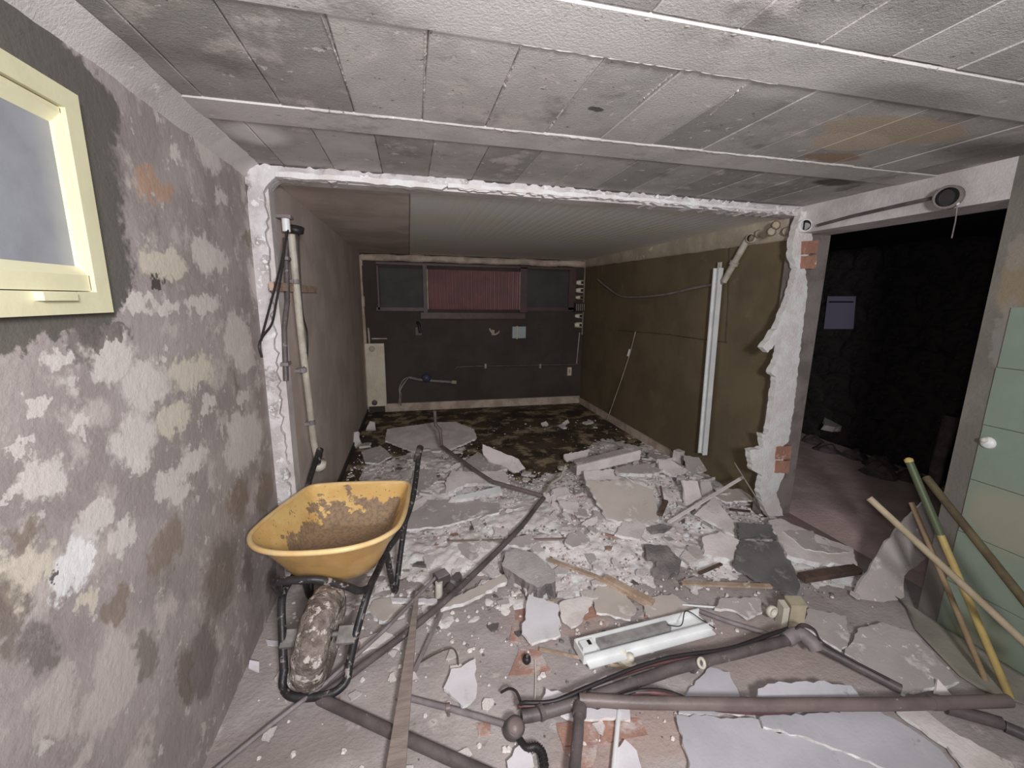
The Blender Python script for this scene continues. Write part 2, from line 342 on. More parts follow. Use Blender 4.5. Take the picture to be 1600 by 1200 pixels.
# ceiling: slab, joists, hollow blocks
ce = struct('ceiling', MB().box((LW-.1, -2.6, ZC+.005), (RX+.35, YO+.2, ZC+.15)), 'joint_grey', 'grey concrete ceiling of blocks between joists', 'ceiling')
bays = [(-1.72, -1.24), (-1.06, -.58), (-.41, .07), (.24, .93), (1.10, 1.61), (1.775, YO+.1)]
proto = {}
for bi, (y0, y1) in enumerate(bays):
    x = {4: -.799, 5: -.7495}.get(bi, -.78); k = 0
    while x < RX:
        for mm in ('block_a', 'block_b', 'block_c'):
            if (bi, mm) not in proto:
                v = MB(); bx, by = .2125/2, (y1-y0)/2-.003; e = .0025
                v.add([(-bx,-by,.03),(bx,-by,.03),(bx,by,.03),(-bx,by,.03),(-bx,-by,e),(bx,-by,e),(bx,by,e),(-bx,by,e),(-bx+e,-by+e,0),(bx-e,-by+e,0),(bx-e,by-e,0),(-bx+e,by-e,0)],
                      [(0,1,2,3),(0,4,5,1),(1,5,6,2),(2,6,7,3),(3,7,4,0),(4,8,9,5),(5,9,10,6),(6,10,11,7),(7,11,8,4),(11,10,9,8)])
                proto[(bi, mm)] = v.mesh('block', mm)
        mm = random.choice(('block_a', 'block_a', 'block_b', 'block_c'))
        if bi == 4 and k == 2: mm = 'block_b'
        link('block', proto[(bi, mm)], ce, (x+.1075, (y0+y1)/2, ZC+random.uniform(-.0012, .0012)))
        x += .2155; k += 1
edges = [-2.6]+[q for b_ in bays for q in b_]
for i in range(0, len(edges)-1, 2):
    y0, y1 = edges[i], edges[i+1]
    MB().box((LW-.05, y0+.004, ZC-.004), (RX+.3, y1-.004, ZC+.035)).build('joist', 'beam', ce)
def ridge(y, x0, x1, wd, hh):
    V = []; F = []; n = int((x1-x0)/.012)
    for i in range(n+1):
        x = x0+(x1-x0)*i/n; q = mnoise.noise(Vector((x*14, y*9, 0))); q2 = mnoise.noise(Vector((x*60, y, 3)))
        ww = wd*(1+.5*q+.4*q2); h_ = hh*(1+.6*q2); yy = y+.006*q
        V += [(x, yy-ww, ZC+.002), (x, yy-ww*.4, ZC-h_), (x, yy+ww*.4, ZC-h_), (x, yy+ww, ZC+.002)]
    for i in range(n):
        for k in range(3): a = i*4+k; F.append((a, a+1, a+5, a+4))
    MB().add(V, F, 0, True).build('mortar_ridge', 'beam', ce)
ridge(1.612, -.3, 1.9, .007, .005); ridge(.94, .1, 2.35, .007, .0035); ridge(1.10, .25, 1.0, .006, .004)
for (u0, v0, u1, v1, wd) in [(500,20,556,172,.006),(664,48,662,188,.006),(815,72,765,196,.007),(940,88,856,206,.006),(1065,105,1000,160,.006),(1180,120,1110,180,.004)]:
    a, b_ = pl(u0, v0, 2, ZC-.002), pl(u1, v1, 2, ZC-.002); V = []; F = []; n = 120
    for i in range(n+1):
        p = a.lerp(b_, i/n); q = wd*.75*(1+.7*mnoise.noise(Vector((p.x*20, p.y*60, 1)))+.5*mnoise.noise(Vector((p.x*20, p.y*170, 7)))); q = max(.0006, q*min(1, max(.05, .55+1.6*mnoise.noise(Vector((p.y*9, p.x*7, 5))))))
        V += [(p.x-q, p.y, ZC+.004), (p.x, p.y, ZC-.002-q*.25), (p.x+q, p.y, ZC+.004)]
    for i in range(n): F += [(i*3, i*3+1, i*3+4, i*3+3), (i*3+1, i*3+2, i*3+5, i*3+4)]
    MB().add(V, F, 0, True).build('mortar_joint', 'mortar', ce)
# plaster cove between left wall and ceiling
V = []; F = []; n = 120
for i in range(n+1):
    y = -2.6+(YO+2.6)*i/n; q = mnoise.noise(Vector((y*4, 0, 0)))*.014+mnoise.noise(Vector((y*19, 2, 0)))*.006
    V += [(LW, y, 2.03+q), (LW+.022, y, 2.062+q*.5), (LW+.06+q, y, ZC-.001)]
for i in range(n): F += [(i*3, i*3+1, i*3+4, i*3+3), (i*3+1, i*3+2, i*3+5, i*3+4)]
struct('trim_1', MB().add(V, F, 0, True), 'beam', 'pale plaster cove where the left wall meets the ceiling', 'trim')

# wall around the wide opening
wf = MB().box((LW-.1, YO+.02, 0), (ILX, YO+.12, ZC)).box((ILX, YO+.02, 2.035), (RX+.02, YO+.12, ZC+.03))
struct('wall_front', wf, 'white_wall', 'stub of plastered wall left around the wide opening', 'wall')
pa = struct('wall_partition', MB().box((IRX, YO+.02, 0), (IRX+.2, YB, ZC+.03)).box((2.40, YO+.02, 0), (IRX, YO+.10, ZC)), 'pillar_grey', 'broken end of the partition wall between inner room and doorway', 'wall')
# olive paint coat on the inner face is its own skin
struct('wall_right_inner', MB().box((IRX-.012, YO+.10, 0), (IRX-.001, YB, IZ)), 'olive', 'olive painted right wall of the inner room', 'wall')
struct('wall_left_inner', MB().add([(ILX-.1,YO+.12,0),(ILX,YO+.12,0),(ILB,YB,0),(ILX-.1,YB,0),(ILX-.1,YO+.12,IZ+.02),(ILX,YO+.12,IZ+.02),(ILB,YB,IZ+.02),(ILX-.1,YB,IZ+.02)], [(3,2,1,0),(4,5,6,7),(0,1,5,4),(1,2,6,5),(2,3,7,6),(3,0,4,7)]), 'inner_left', 'smooth grey-brown left wall of the inner room', 'wall')
struct('wall_back', MB().box((ILX-.1, YB, 0), (IRX+.1, YB+.1, IZ+.02)), 'back_wall', 'dark brown back wall of the inner room', 'wall')
ci = struct('ceiling_inner', MB().box((ILX-.1, YO+.12, IZ+.012), (IRX+.2, YB+.1, IZ+.1)), 'inner_ceil', 'low boarded ceiling of the inner room', 'ceiling')
xs = pl(640, 330, 2, IZ).x
MB().box((ILX, YO+.12, IZ+.002), (xs-.004, YB, IZ+.012)).build('panel', 'inner_ceil', ci)
rb = MB(); V = []; F = []; n = 150; x0, x1 = xs+.004, IRX
for i in range(n+1):
    x = x0+(x1-x0)*i/n; z = IZ+(.0012 if i % 4 == 0 else 0); V += [(x, YO+.12, z), (x, YB, z)]
for i in range(n): F.append((i*2, i*2+1, i*2+3, i*2+2))
rb.add(V, F, 0).build('panel', 'inner_ceil_rib', ci)
# ragged white plaster surround traced on the wall's face
def face(u, v, y=YO): p = pl(u, v, 1, y); return (p.x, p.z)
outer = [(447,925),(436,840),(432,780),(420,680),(410,600),(405,540),(392,470),(395,420),(385,340),(386,300),(379,256),(500,262),(600,268),(800,285),(1000,303),(1150,316),(1252,324)]
inner = [(1240,334),(1150,330),(1000,316),(900,309),(800,301),(620,288),(500,281),(440,278),(424,282),(415,292),(413,310),(416,330),(420,420),(425,500),(432,560),(437,640),(447,700),(452,780),(462,850),(478,925)]
def vprism(name, px, y, t, mats, parent=None, amp=.004, seg=.03, lim=None):
    pts = [Vector(face(u, v, y)) for (u, v) in px]
    if lim: pts = [Vector((p.x, max(lim[0], min(lim[1], p.y)))) for p in pts]
    pts = jag(pts, amp, seg); mb = MB()
    top = [Vector((p.x, y, p.y)) for p in pts]; bot = [p+Vector((0, t, 0)) for p in top]; n = len(top)
    tris = [tuple(q) for q in tessellate_polygon([top])]
    tr = []
    for q in tris:
        nn = (top[q[1]]-top[q[0]]).cross(top[q[2]]-top[q[0]]); tr.append(q if nn.y < 0 else q[::-1])
    mb.add(top, tr, 0); mb.add(bot, [q[::-1] for q in tr], 0)
    ar = sum((top[i]-top[0]).cross(top[(i+1) % n]-top[0]).y for i in range(n))
    Fq = [((i+1) % n, i, i+n, (i+1) % n+n) for i in range(n)]
    if ar > 0: Fq = [q[::-1] for q in Fq]
    mb.add(top+bot, Fq, 0)
    return mb.build(name, mats, parent)
t2 = vprism('trim_2', outer+inner, YO-.012, .10, 'trim_white', None, .011, .022, (0.0, ZC-.002)); tag(t2, 'ragged white plaster edge framing the top and left of the opening', 'trim', kind='structure')
# raised plaster ridge along the top edge
for px, dy in ((([(430,268),(620,280),(700,290),(690,296),(600,288),(430,276)]), .03), ([(700,286),(1000,309),(1180,325),(1240,331),(1180,329),(1000,314),(700,293)], .022)):
    vprism('plaster_ridge', px, YO-dy, .05, 'plaster_edge', t2, .004, .03)
right = [(1252,330),(1240,372),(1238,400),(1246,420),(1232,470),(1215,510),(1192,543),(1200,551),(1222,527),(1216,560),(1205,582),(1213,590),(1207,640),(1200,680),(1190,678),(1194,700),(1171,704),(1176,735),(1192,745),(1186,770),(1198,806),
         (1224,806),(1213,770),(1226,740),(1222,700),(1232,690),(1240,640),(1248,570),(1256,500),(1262,450),(1258,420),(1270,372),(1262,330)]
t3 = vprism('trim_3', right, YO-.012, .045, 'plaster_edge', None, .005, .018, (0.0, ZC-.002)); tag(t3, 'broken white plaster hanging on the end of the partition wall', 'trim', kind='structure')
for px in ([(1254,377),(1280,375),(1277,396),(1253,398)], [(1253,400),(1277,399),(1274,419),(1252,420)], [(1214,699),(1238,697),(1235,717),(1212,718)], [(1213,720),(1235,720),(1232,739),(1211,739)]):
    vprism('brick', px, YO-.02, .06, 'brick', pa, .003, .02)

# right wall of the near room with the doorway
YJ = 1.335
wr = struct('wall_right', MB().box((RX, -2.6, 0), (RX+.22, YJ, ZC+.03)), 'wall_right', 'right wall of the near room, bare above green panels', 'wall')
struct('wall_lintel', MB().box((RX, YJ, 1.93), (RX+.22, YO+.02, ZC+.03)), 'white_wall', 'white plaster lintel over the dark doorway', 'wall')
zz = 0.0; pm = None
for i in range(6):
    z0, z1 = zz, zz+(1.497/6)
    mb = MB(); e = .004
    mb.box((RX-.008, -2.4, z0+.0015), (RX+.001, 1.25+random.uniform(-.002, .002), z1-.0015)); mb.build('panel', 'green', wr); zz = z1
# room beyond the doorway
DX = 4.5
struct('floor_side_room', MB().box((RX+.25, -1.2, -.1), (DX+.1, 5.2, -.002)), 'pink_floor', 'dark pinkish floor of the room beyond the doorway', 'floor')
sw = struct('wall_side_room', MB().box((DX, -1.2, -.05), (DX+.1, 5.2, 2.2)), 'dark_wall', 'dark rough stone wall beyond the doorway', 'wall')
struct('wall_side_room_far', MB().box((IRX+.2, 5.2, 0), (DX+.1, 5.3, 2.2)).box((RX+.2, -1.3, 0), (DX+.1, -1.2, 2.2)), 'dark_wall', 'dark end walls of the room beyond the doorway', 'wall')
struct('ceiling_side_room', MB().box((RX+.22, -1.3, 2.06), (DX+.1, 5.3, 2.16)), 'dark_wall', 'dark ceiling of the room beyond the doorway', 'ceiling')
sm = []
for k in range(5):
    V = []; n = 9; rr = [random.uniform(.75, 1.1) for _ in range(n)]
    for ring, (s_, x) in enumerate(((1, 0), (.92, -.5), (.6, -1))):
        for i in range(n):
            a = 2*math.pi*i/n; V.append((x*.05, math.cos(a)*rr[i]*s_*.5, math.sin(a)*rr[i]*s_*.5))
    F = []
    for r_ in range(2):
        for i in range(n): F.append((r_*n+i, r_*n+n+i, r_*n+n+(i+1) % n, r_*n+(i+1) % n))
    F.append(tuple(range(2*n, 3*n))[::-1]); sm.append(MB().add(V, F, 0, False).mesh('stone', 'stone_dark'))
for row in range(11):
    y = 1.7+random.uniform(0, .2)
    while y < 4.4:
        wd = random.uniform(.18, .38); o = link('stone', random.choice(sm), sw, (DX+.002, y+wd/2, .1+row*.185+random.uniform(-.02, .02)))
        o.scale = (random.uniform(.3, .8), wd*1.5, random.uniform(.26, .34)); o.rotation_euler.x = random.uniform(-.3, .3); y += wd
pp = [pl(u, v, 0, DX-.07) for (u, v) in ((1293,463),(1337,463),(1333,514),(1287,514))]
mb = MB(); mb.add(pp+[p+Vector((.004, 0, 0)) for p in pp], [(0,1,2,3),(7,6,5,4),(0,4,5,1),(1,5,6,2),(2,6,7,3),(3,7,4,0)])
t = empty('paper_sheet', pp[2]); part(t, 'sheet', mb, 'paper')
qq = [pp[0].lerp(pp[3], k).lerp(pp[1].lerp(pp[2], k), f_)-Vector((.002, 0, 0)) for k, f_ in ((.15, .08), (.15, .95), (.19, .95), (.19, .08))]
part(t, 'printed_line', MB().add(qq, [(0,1,2,3)]), 'fix_black'); tag(t, 'pale lavender paper sheet pinned to the dark stone wall', 'paper')
for nm, px, lab, z in (('plaster_lump', [(1288,650),(1300,643),(1322,648),(1326,662),(1306,668),(1288,664)], 'white lump lying on the floor of the dark side room', None),):
    slab(nm, lab, 'debris', px, 'board_grey', 'board_grey', .06, 0, 0, .2, z=.24)
p = pl(1473, 690, 0, DX-.25); mb = MB(); mb.tube([(p.x, p.y, 0), (p.x, p.y, .25), (p.x+.02, p.y-.02, .62)], [.05, .045, .06], 9); o = mb.build('post_stub', 'dark_debris', None, (p.x, p.y, 0)); tag(o, 'pale post stub standing against the dark stone wall', 'post')
for i, (u, v, s_) in enumerate([(4.2,3.35,.1),(4.3,2.9,.12),(4.25,2.6,.1),(4.1,2.75,.14),(4.3,3.6,.1),(4.3,3.15,.1)]):
    p = Vector((u, v, 0)); mb = MB(); k = 10
    V = [(0, 0, s_*.7)]
    for rad, hh in ((.5, .55), (.85, .25), (1.25, -.05)): V += [(math.cos(a*.628)*s_*rad*random.uniform(.8, 1.25), math.sin(a*.628)*s_*rad*random.uniform(.8, 1.25), s_*hh*random.uniform(.6, 1.5)) for a in range(10)]
    mb.add(V, [(0, 1+j, 1+(j+1) % 10) for j in range(10)]+[(1+q_*10+j, 11+q_*10+j, 11+q_*10+(j+1) % 10, 1+q_*10+(j+1) % 10) for q_ in (0, 1) for j in range(10)]+[tuple(range(30, 20, -1))]); o = link('rubble_heap', mb.mesh('rubble_heap', 'dark_debris'), None, (p.x, p.y, 0)); tag(o, ['dark debris heap below the lavender paper', 'dark debris heap second nearest the doorway jamb by the stone wall', 'dark debris heap right beside the pale post stub', 'largest dark debris heap on the side room floor', 'dark debris heap farthest back along the stone wall', 'dark debris heap in the middle of the row by the stone wall'][i], 'debris', 'dark debris heaps beyond the doorway')

# inner room trims
cw = MB(); 
V = []; F = []; n = 90
for i in range(n+1):
    y = YO+.10+(YB-YO-.1)*i/n; z = 1.905+(.055)*(i/n)+.006*mnoise.noise(Vector((y*7, 0, 0)))
    V += [(IRX-.012, y, z), (IRX-.05, y, z+.004), (IRX-.055, y, IZ)]
for i in range(n): F += [(i*3, i*3+3, i*3+4, i*3+1), (i*3+1, i*3+4, i*3+5, i*3+2)]
struct('trim_4', cw.add(V, F, 0, True), 'crown', 'beige boxed strip along the top of the olive wall', 'trim')
V = []; F = []; n = 70; m_ = 8
for i in range(n+1):
    x = ILB+.02+(IRX-ILB-.02)*i/n; r = .045+.012*mnoise.noise(Vector((x*5, 0, 0)))+.006*mnoise.noise(Vector((x*21, 0, 0))); zc = 2.0+.012*mnoise.noise(Vector((x*3, 7, 0)))
    for k in range(m_): a = 2*math.pi*k/m_; V.append((x, YB-.045+math.cos(a)*r, zc+math.sin(a)*r))
for i in range(n):
    for k in range(m_): F.append((i*m_+k, i*m_+m_+k, i*m_+m_+(k+1) % m_, i*m_+(k+1) % m_))
o = MB().add(V, F, 0, True).build('lagged_pipe', 'base', None); tag(o, 'lumpy pale wrapped pipe running under the ceiling of the back wall', 'pipe')
struct('baseboard_back', MB().box((ILB+.22, YB-.02, 0), (IRX-.02, YB, .11)), 'base', 'pale skirting along the back wall', 'baseboard')
struct('baseboard_right', MB().box((IRX-.03, 3.4, 0), (IRX-.012, YB-.02, .085)), 'base', 'pale skirting under the olive wall', 'baseboard')
struct('baseboard_left', MB().add([(-.61,3.2,0),(-.598,3.2,0),(ILB+.012,YB,0),(ILB,YB,0),(-.61,3.2,.06),(-.598,3.2,.06),(ILB+.012,YB,.06),(ILB,YB,.06)], [(3,2,1,0),(4,5,6,7),(0,1,5,4),(1,2,6,5),(2,3,7,6),(3,0,4,7)]), 'back_wall', 'dark skirting on the inner left wall', 'baseboard')
V = MB()
for i in range(16):
    z0 = .02+i*.125; V.box((ILB-.01, YB-.05-random.uniform(0, .012), z0), (ILB+.025+random.uniform(-.008, .012), YB, z0+.127))
struct('trim_5', V, 'base', 'pale chipped strip in the far left corner', 'trim')

# ------------------------------------------------------------------ near window on the left wall
wn = empty('window_1', (LW, 1.0, 1.46)); tag(wn, 'pale yellow framed basement window with frosted pane', 'window', kind='structure')
_a, _b = pl(123, 150, 0, LW+.035), pl(177, 488, 0, LW+.035); Y0, Y1, Z0, Z1 = .4, (_a.y+_b.y)/2, _b.z, _a.z; _c, _d = pl(75, 190, 0, LW+.006), pl(115, 415, 0, LW+.006); gy0, gy1, gz0, gz1 = .5, (_c.y+_d.y)/2, _d.z, _c.z
def ringframe(y0, y1, z0, z1, a0, a1, b0, b1, x0, x1, mb):    # outer / inner rect on x-thickness
    o4 = [(y0, z0), (y1, z0), (y1, z1), (y0, z1)]; i4 = [(a0, b0), (a1, b0), (a1, b1), (a0, b1)]
    V = [(x1, p[0], p[1]) for p in o4]+[(x1, p[0], p[1]) for p in i4]+[(x0, p[0], p[1]) for p in o4]+[(x0, p[0], p[1]) for p in i4]; F = []
    for i in range(4):
        j = (i+1) % 4; F += [(i, j, j+4, i+4), (i+8, j+8, j, i), (i+4, j+4, j+12, i+12)]
    mb.add(V, F); return mb
part(wn, 'window_frame', ringframe(Y0, Y1, Z0, Z1, Y0+.045, Y1-.045, Z0+.045, Z1-.04, LW, LW+.035, MB()), 'yellow_frame')
sash = part(wn, 'sash', ringframe(Y0+.047, Y1-.047, Z0+.047, Z1-.042, gy0-.015, gy1+.022, gz0-.02, gz1+.02, LW, LW+.026, MB()), 'yellow_frame')
mb = MB(); o4 = [(gy0-.015, gz0-.02), (gy1+.022, gz0-.02), (gy1+.022, gz1+.02), (gy0-.015, gz1+.02)]; i4 = [(gy0, gz0), (gy1, gz0), (gy1, gz1), (gy0, gz1)]
mb.add([(LW+.026, a, b_) for a, b_ in o4]+[(LW+.006, a, b_) for a, b_ in i4], [(i, (i+1) % 4, (i+1) % 4+4, i+4) for i in range(4)]); part(wn, 'glazing_bead', mb, 'yellow_bevel')
part(wn, 'pane', MB().box((LW-.004, gy0-.02, gz0-.02), (LW+.007, gy1+.02, gz1+.02)), 'frost_glass')
mb = MB().obox((LW+.042, pl(86, 463, 0, LW+.04).y, pl(86, 463, 0, LW+.04).z), (.009, 0, 0), (0, .042, 0), (0, 0, .008)); part(wn, 'catch', mb, 'yellow_frame')

# ------------------------------------------------------------------ back wall window with red shutter
w2 = empty('window_2', (.9, YB, 1.25)); tag(w2, 'long dark red window with a ribbed shutter between two dark panes', 'window', kind='structure')
yb = YB-.002
def rect(u0, v0, u1, v1): a = pl(u0, v0, 1, YB); b_ = pl(u1, v1, 1, YB); return a.x, a.z, b_.x, b_.z
for nm, r4, d in (('frame_rail', (588,413,897,419), .05), ('frame_rail', (588,480,666,486), .03), ('frame_rail', (815,480,897,486), .03), ('frame_post', (660,415,668,488), .06), ('frame_post', (812,418,822,488), .05), ('frame_post', (588,415,594,484), .03), ('frame_post', (889,418,897,484), .03)):
    x0, z1, x1, z0 = rect(*r4); part(w2, nm, MB().box((x0, YB-d, z0), (x1, YB+.01, z1)), 'red_frame')
for r4 in ((594,420,660,480), (823,424,889,480)):
    x0, z1, x1, z0 = rect(*r4); part(w2, 'pane', MB().box((x0-.01, YB-.012, z0-.01), (x1+.01, YB, z1+.01)), 'dark_glass')
x0, z1, x1, z0 = rect(668, 421, 812, 484); V = []; F = []; n = 200
for i in range(n+1):
    x = x0+(x1-x0)*i/n; y = YB-.028+.006*math.cos(i/n*44*2*math.pi); V += [(x, y, z0), (x, y, z1)]
for i in range(n): F.append((i*2, i*2+2, i*2+3, i*2+1))
part(w2, 'shutter', MB().add(V, F, 0, True), 'red_shutter')
part(w2, 'shutter_guide', MB().box((x0-.03, YB-.055, z0), (x0, YB-.02, z1)), 'base'); part(w2, 'shutter_guide', MB().box((x1-.015, YB-.045, z0), (x1, YB-.02, z1)), 'base')
x0, z1, x1, z0 = rect(657, 488, 818, 498); part(w2, 'sill', MB().box((x0, YB-.09, z0), (x1, YB, z1)), 'red_frame')

# radiator
x0, z1, x1, z0 = rect(570, 536, 604, 632); rd = empty('radiator', ((x0+x1)/2, YB-.04, z0)); tag(rd, 'tall cream panel radiator in the far left corner', 'radiator')
V = []; F = []; n = 40; xa, xb = x0+.012, x1-.0
for i in range(n+1):
    x = xa+(xb-xa)*i/n; y = YB-.075+(.007 if i % 4 in (0,) else 0); V += [(x, y, z0+.05), (x, y, z1-.03)]
for i in range(n): F.append((i*2, i*2+2, i*2+3, i*2+1))
mb = MB().add(V, F, 0); mb.box((xa-.006, YB-.07, z0), (xb+.006, YB-.03, z1)).box((xa-.006, YB-.078, z0), (xb+.006, YB-.03, z0+.052)).box((xa-.006, YB-.078, z1-.032), (xb+.006, YB-.03, z1)); part(rd, 'body', mb, 'radiator')
for zz_ in (z1-.07, z0+.05): part(rd, 'valve', MB().lathe([(.0, -.02), (.03, -.02), (.036, -.01), (.036, .005)], (x0+.09, YB-.078, zz_), (0, 1, 0), 16), 'base' if zz_ > .5 else 'conduit_dark')
part(rd, 'pipe', MB().tube([(x0+.06, YB-.05, z1), (x0+.06, YB-.05, z1+.13), (x0+.055, YB-.05, z1+.2)], .012, 8), 'base')
part(rd, 'bracket', MB().box((x0+.09, YB-.03, z1+.05), (x0+.28, YB, z1+.065)), 'base')

# fuse board in the back right corner
p0 = pl(915, 437, 1, YB); fb = empty('fuse_board', (2.42, YB-.03, 1.0)); tag(fb, 'column of white fuse units and a black breaker beside the olive wall', 'fuse board')
xa, xb = 2.285, 2.415
for (va, vb, mt) in ((438,446,'radiator'),(450,458,'radiator'),(462,468,'radiator'),(490,497,'radiator'),(503,512,'radiator')):
    za = pl(912, va, 1, YB).z; zb = pl(912, vb, 1, YB).z
    f_ = part(fb, 'fuse', MB().tube([(xa+.01, YB-.04, (za+zb)/2), (xa+.05, YB-.045, (za+zb)/2), (xb-.02, YB-.045, (za+zb)/2)], [(za-zb)/2*.7, (za-zb)/2, (za-zb)/2], 10), mt)
    b2 = MB().box((xb-.065, YB-.095, (za+zb)/2-.018), (xb-.03, YB-.04, (za+zb)/2+.018)).build('fuse_window', 'fix_black', f_, (0, 0, 0), False)
za = pl(912, 473, 1, YB).z; zb = pl(912, 487, 1, YB).z; f_ = part(fb, 'breaker', MB().box((xa-.01, YB-.08, zb), (xb, YB, za)), 'fix_black')
for k in range(5): x = xa+.01+k*.028; MB().box((x, YB-.085, zb+.015), (x+.008, YB-.08, za-.015)).build('toggle', 'base', f_, (0, 0, 0), False)
for du, mt in ((924, 'base'), (928, 'crown')):
    x = pl(du, 470, 1, YB).x; part(fb, 'riser', MB().tube([(min(x, IRX-.03), YB-.03, 2.0), (min(x, IRX-.03), YB-.03, 1.02)], .013, 8), mt)
part(fb, 'cable', MB().tube([(2.38, YB-.03, 1.05), (2.37, YB-.02, .8), (2.36, YB-.015, .58)], .008, 6), 'base')
# wall conduit, socket, hook, lamp etc. on the back wall
def bw(u, v, d=.02): p = pl(u, v, 1, YB); return Vector((p.x, YB-d, p.z))
pts = [bw(711,577), bw(714,573), bw(742,572), bw(800,571), bw(903,569)]
t = empty('wall_conduit', pts[0]); part(t, 'tube', MB().tube(pts, .012, 8), 'conduit_dark'); tag(t, 'thin conduit running along the dark back wall', 'conduit')
for u in (758, 843): q = bw(u, 571.5, .02); part(t, 'clip', MB().box((q.x-.012, YB-.04, q.z-.03), (q.x+.012, YB, q.z+.03)), 'base')
q = bw(727, 605); o = MB().box((q.x-.014, YB-.02, .12), (q.x+.014, YB, .75)).build('wall_batten', 'wood_dark', None, (q.x, YB-.01, .12), False)
o.data.transform(Matrix.Identity(4)); tag(o, 'short dark batten standing upright against the back wall', 'batten')
q = bw(889, 580); t = empty('wall_socket', q); part(t, 'plate', MB().box((q.x-.03, YB-.025, q.z-.06), (q.x+.03, YB, q.z+.06)), 'radiator'); part(t, 'socket_slot', MB().box((q.x-.012, YB-.028, q.z-.02), (q.x+.012, YB-.024, q.z+.03)), 'base'); tag(t, 'small white socket low on the back wall near the corner', 'socket')
q = bw(806, 519); t = empty('wall_light', q); part(t, 'cover', MB().box((q.x-.06, YB-.05, q.z-.08), (q.x+.13, YB-.01, q.z+.08)), 'lamp_bulb'); part(t, 'tube', MB().tube([q+Vector((0, -.05, -.09)), q+Vector((0, -.05, .09))], .009, 8), 'radiator'); tag(t, 'small pale bluish wall light fitting under the red window', 'wall light')
q = bw(770, 520); t = empty('coat_hook', q); part(t, 'hook', MB().tube(smooth_path([q+Vector((-.05, 0, .06)), q+Vector((0, -.02, -.02)), q+Vector((.06, -.03, 0)), q+Vector((.08, -.04, .03))], 4), .012, 6), 'crown'); part(t, 'plate', MB().box((q.x-.02, YB-.012, q.z-.03), (q.x+.02, YB, q.z+.04)), 'crown'); tag(t, 'small brass hook below the red shutter', 'hook')
q = bw(655, 513); t = empty('wall_bracket', q); part(t, 'plate', MB().box((q.x-.05, YB-.03, q.z-.09), (q.x+.03, YB, q.z+.02)), 'red_frame'); part(t, 'arm', MB().tube([q+Vector((-.02, -.02, .08)), q+Vector((0, -.07, .05)), q+Vector((.01, -.05, -.05))], .02, 8), 'fix_black'); tag(t, 'dark bracket on the wall under the left end of the red sill', 'bracket')
t = empty('water_fitting', bw(660, 592)); tag(t, 'brass pipe stub with a blue valve and tangled cables on the back wall', 'pipe fitting')
part(t, 'pipe', MB().tube([bw(640, 589, .05), bw(655, 592, .07), bw(710, 596, .07)], .02, 8), 'conduit_grey'); a = bw(666, 589, .09)
part(t, 'valve', MB().lathe([(.0, -.04), (.05, -.035), (.06, 0), (.05, .03), (0, .035)], a, (0, 1, 0), 14), 'valve_blue'); part(t, 'end_cap', MB().tube([bw(705, 595.5, .07), bw(712, 596, .07)], .027, 8), 'crown')
for k in range(4):
    pts = [bw(640, 588, .04), bw(632+random.uniform(-4, 4), 592, .06), bw(626+random.uniform(-3, 3), 605, .05), bw(629+random.uniform(-5, 5), 615, .06), bw(626+random.uniform(-3, 3), 632, .05)]
    part(t, 'cable', MB().tube(smooth_path(pts, 4), .006, 5), 'base' if k % 2 else 'conduit_grey')

# ------------------------------------------------------------------ things on the inner left wall
def lwp(u, v, d=.03): p = pl(u, v, 0, ILX+d); return p
pts = [lwp(455,366), lwp(470,520), lwp(482,620), lwp(490,690), lwp(497,722)]
t = empty('waste_pipe', pts[-1]); tag(t, 'cream waste pipe fixed upright on the inner left wall', 'pipe'); part(t, 'tube', MB().tube(pts, .019, 12), 'conduit_pale')
for (u, v) in ((461,440),(472,578),(486,660)):
    q = lwp(u, v); part(t, 'clip', MB().tube([q+Vector((0, 0, -.012)), q+Vector((0, 0, .012))], .025, 12).box((ILX, q.y-.035, q.z-.008), (ILX+.03, q.y+.035, q.z+.008)), 'conduit_grey')
q = lwp(498, 727); part(t, 'end_cap', MB().lathe([(0, -.03), (.035, -.03), (.045, 0), (.04, .03), (0, .03)], q, (.3, -.2, 1), 14), 'fix_cream')
q = lwp(462, 357, .05); part(t, 'collar', MB().lathe([(.02, -.02), (.04, -.02), (.042, .01), (.03, .012), (.03, -.015)], q, (.2, -.3, 1), 16), 'fix_black')
pts = [lwp(446,372,.015), lwp(448,430,.015), lwp(449,470,.015), lwp(444,515,.015), lwp(447,595,.015)]
t = empty('wall_trunking', pts[-1]); tag(t, 'short dusty grey conduit beside the cream waste pipe', 'conduit'); part(t, 'tube', MB().tube(pts, .013, 8), 'conduit_dark')
for (u, v) in ((446,404),(446,568)): q = lwp(u, v, .015); part(t, 'clip', MB().box((ILX, q.y-.03, q.z-.008), (ILX+.035, q.y+.03, q.z+.008)), 'conduit_grey')
q = lwp(447, 352, .04); t = empty('cable_joint', q); tag(t, 'small white cable joint at the top of the cables on the inner left wall', 'cable joint'); part(t, 'sleeve', MB().tube([q+Vector((0, 0, .035)), q+Vector((0, 0, -.03))], .019, 10), 'fix_white'); part(t, 'clamp', MB().box((ILX, q.y-.03, q.z+.03), (ILX+.07, q.y+.035, q.z+.045)), 'conduit_grey')
for i, px in enumerate(([(450,360),(437,420),(424,470),(412,515),(408,532)], [(448,362),(440,425),(432,470),(425,505),(411,525),(405,540),(409,558)])):
    pts = smooth_path([lwp(u, v, .05+.03*i) for u, v in px], 6); t = empty('loose_cable', pts[-1]); part(t, 'wire', MB().tube(pts, .005, 6), 'cable_black'); tag(t, ('shorter' if i == 0 else 'longer hooked')+' black cable hanging in front of the left jamb', 'cable', 'cables hanging at the left jamb')
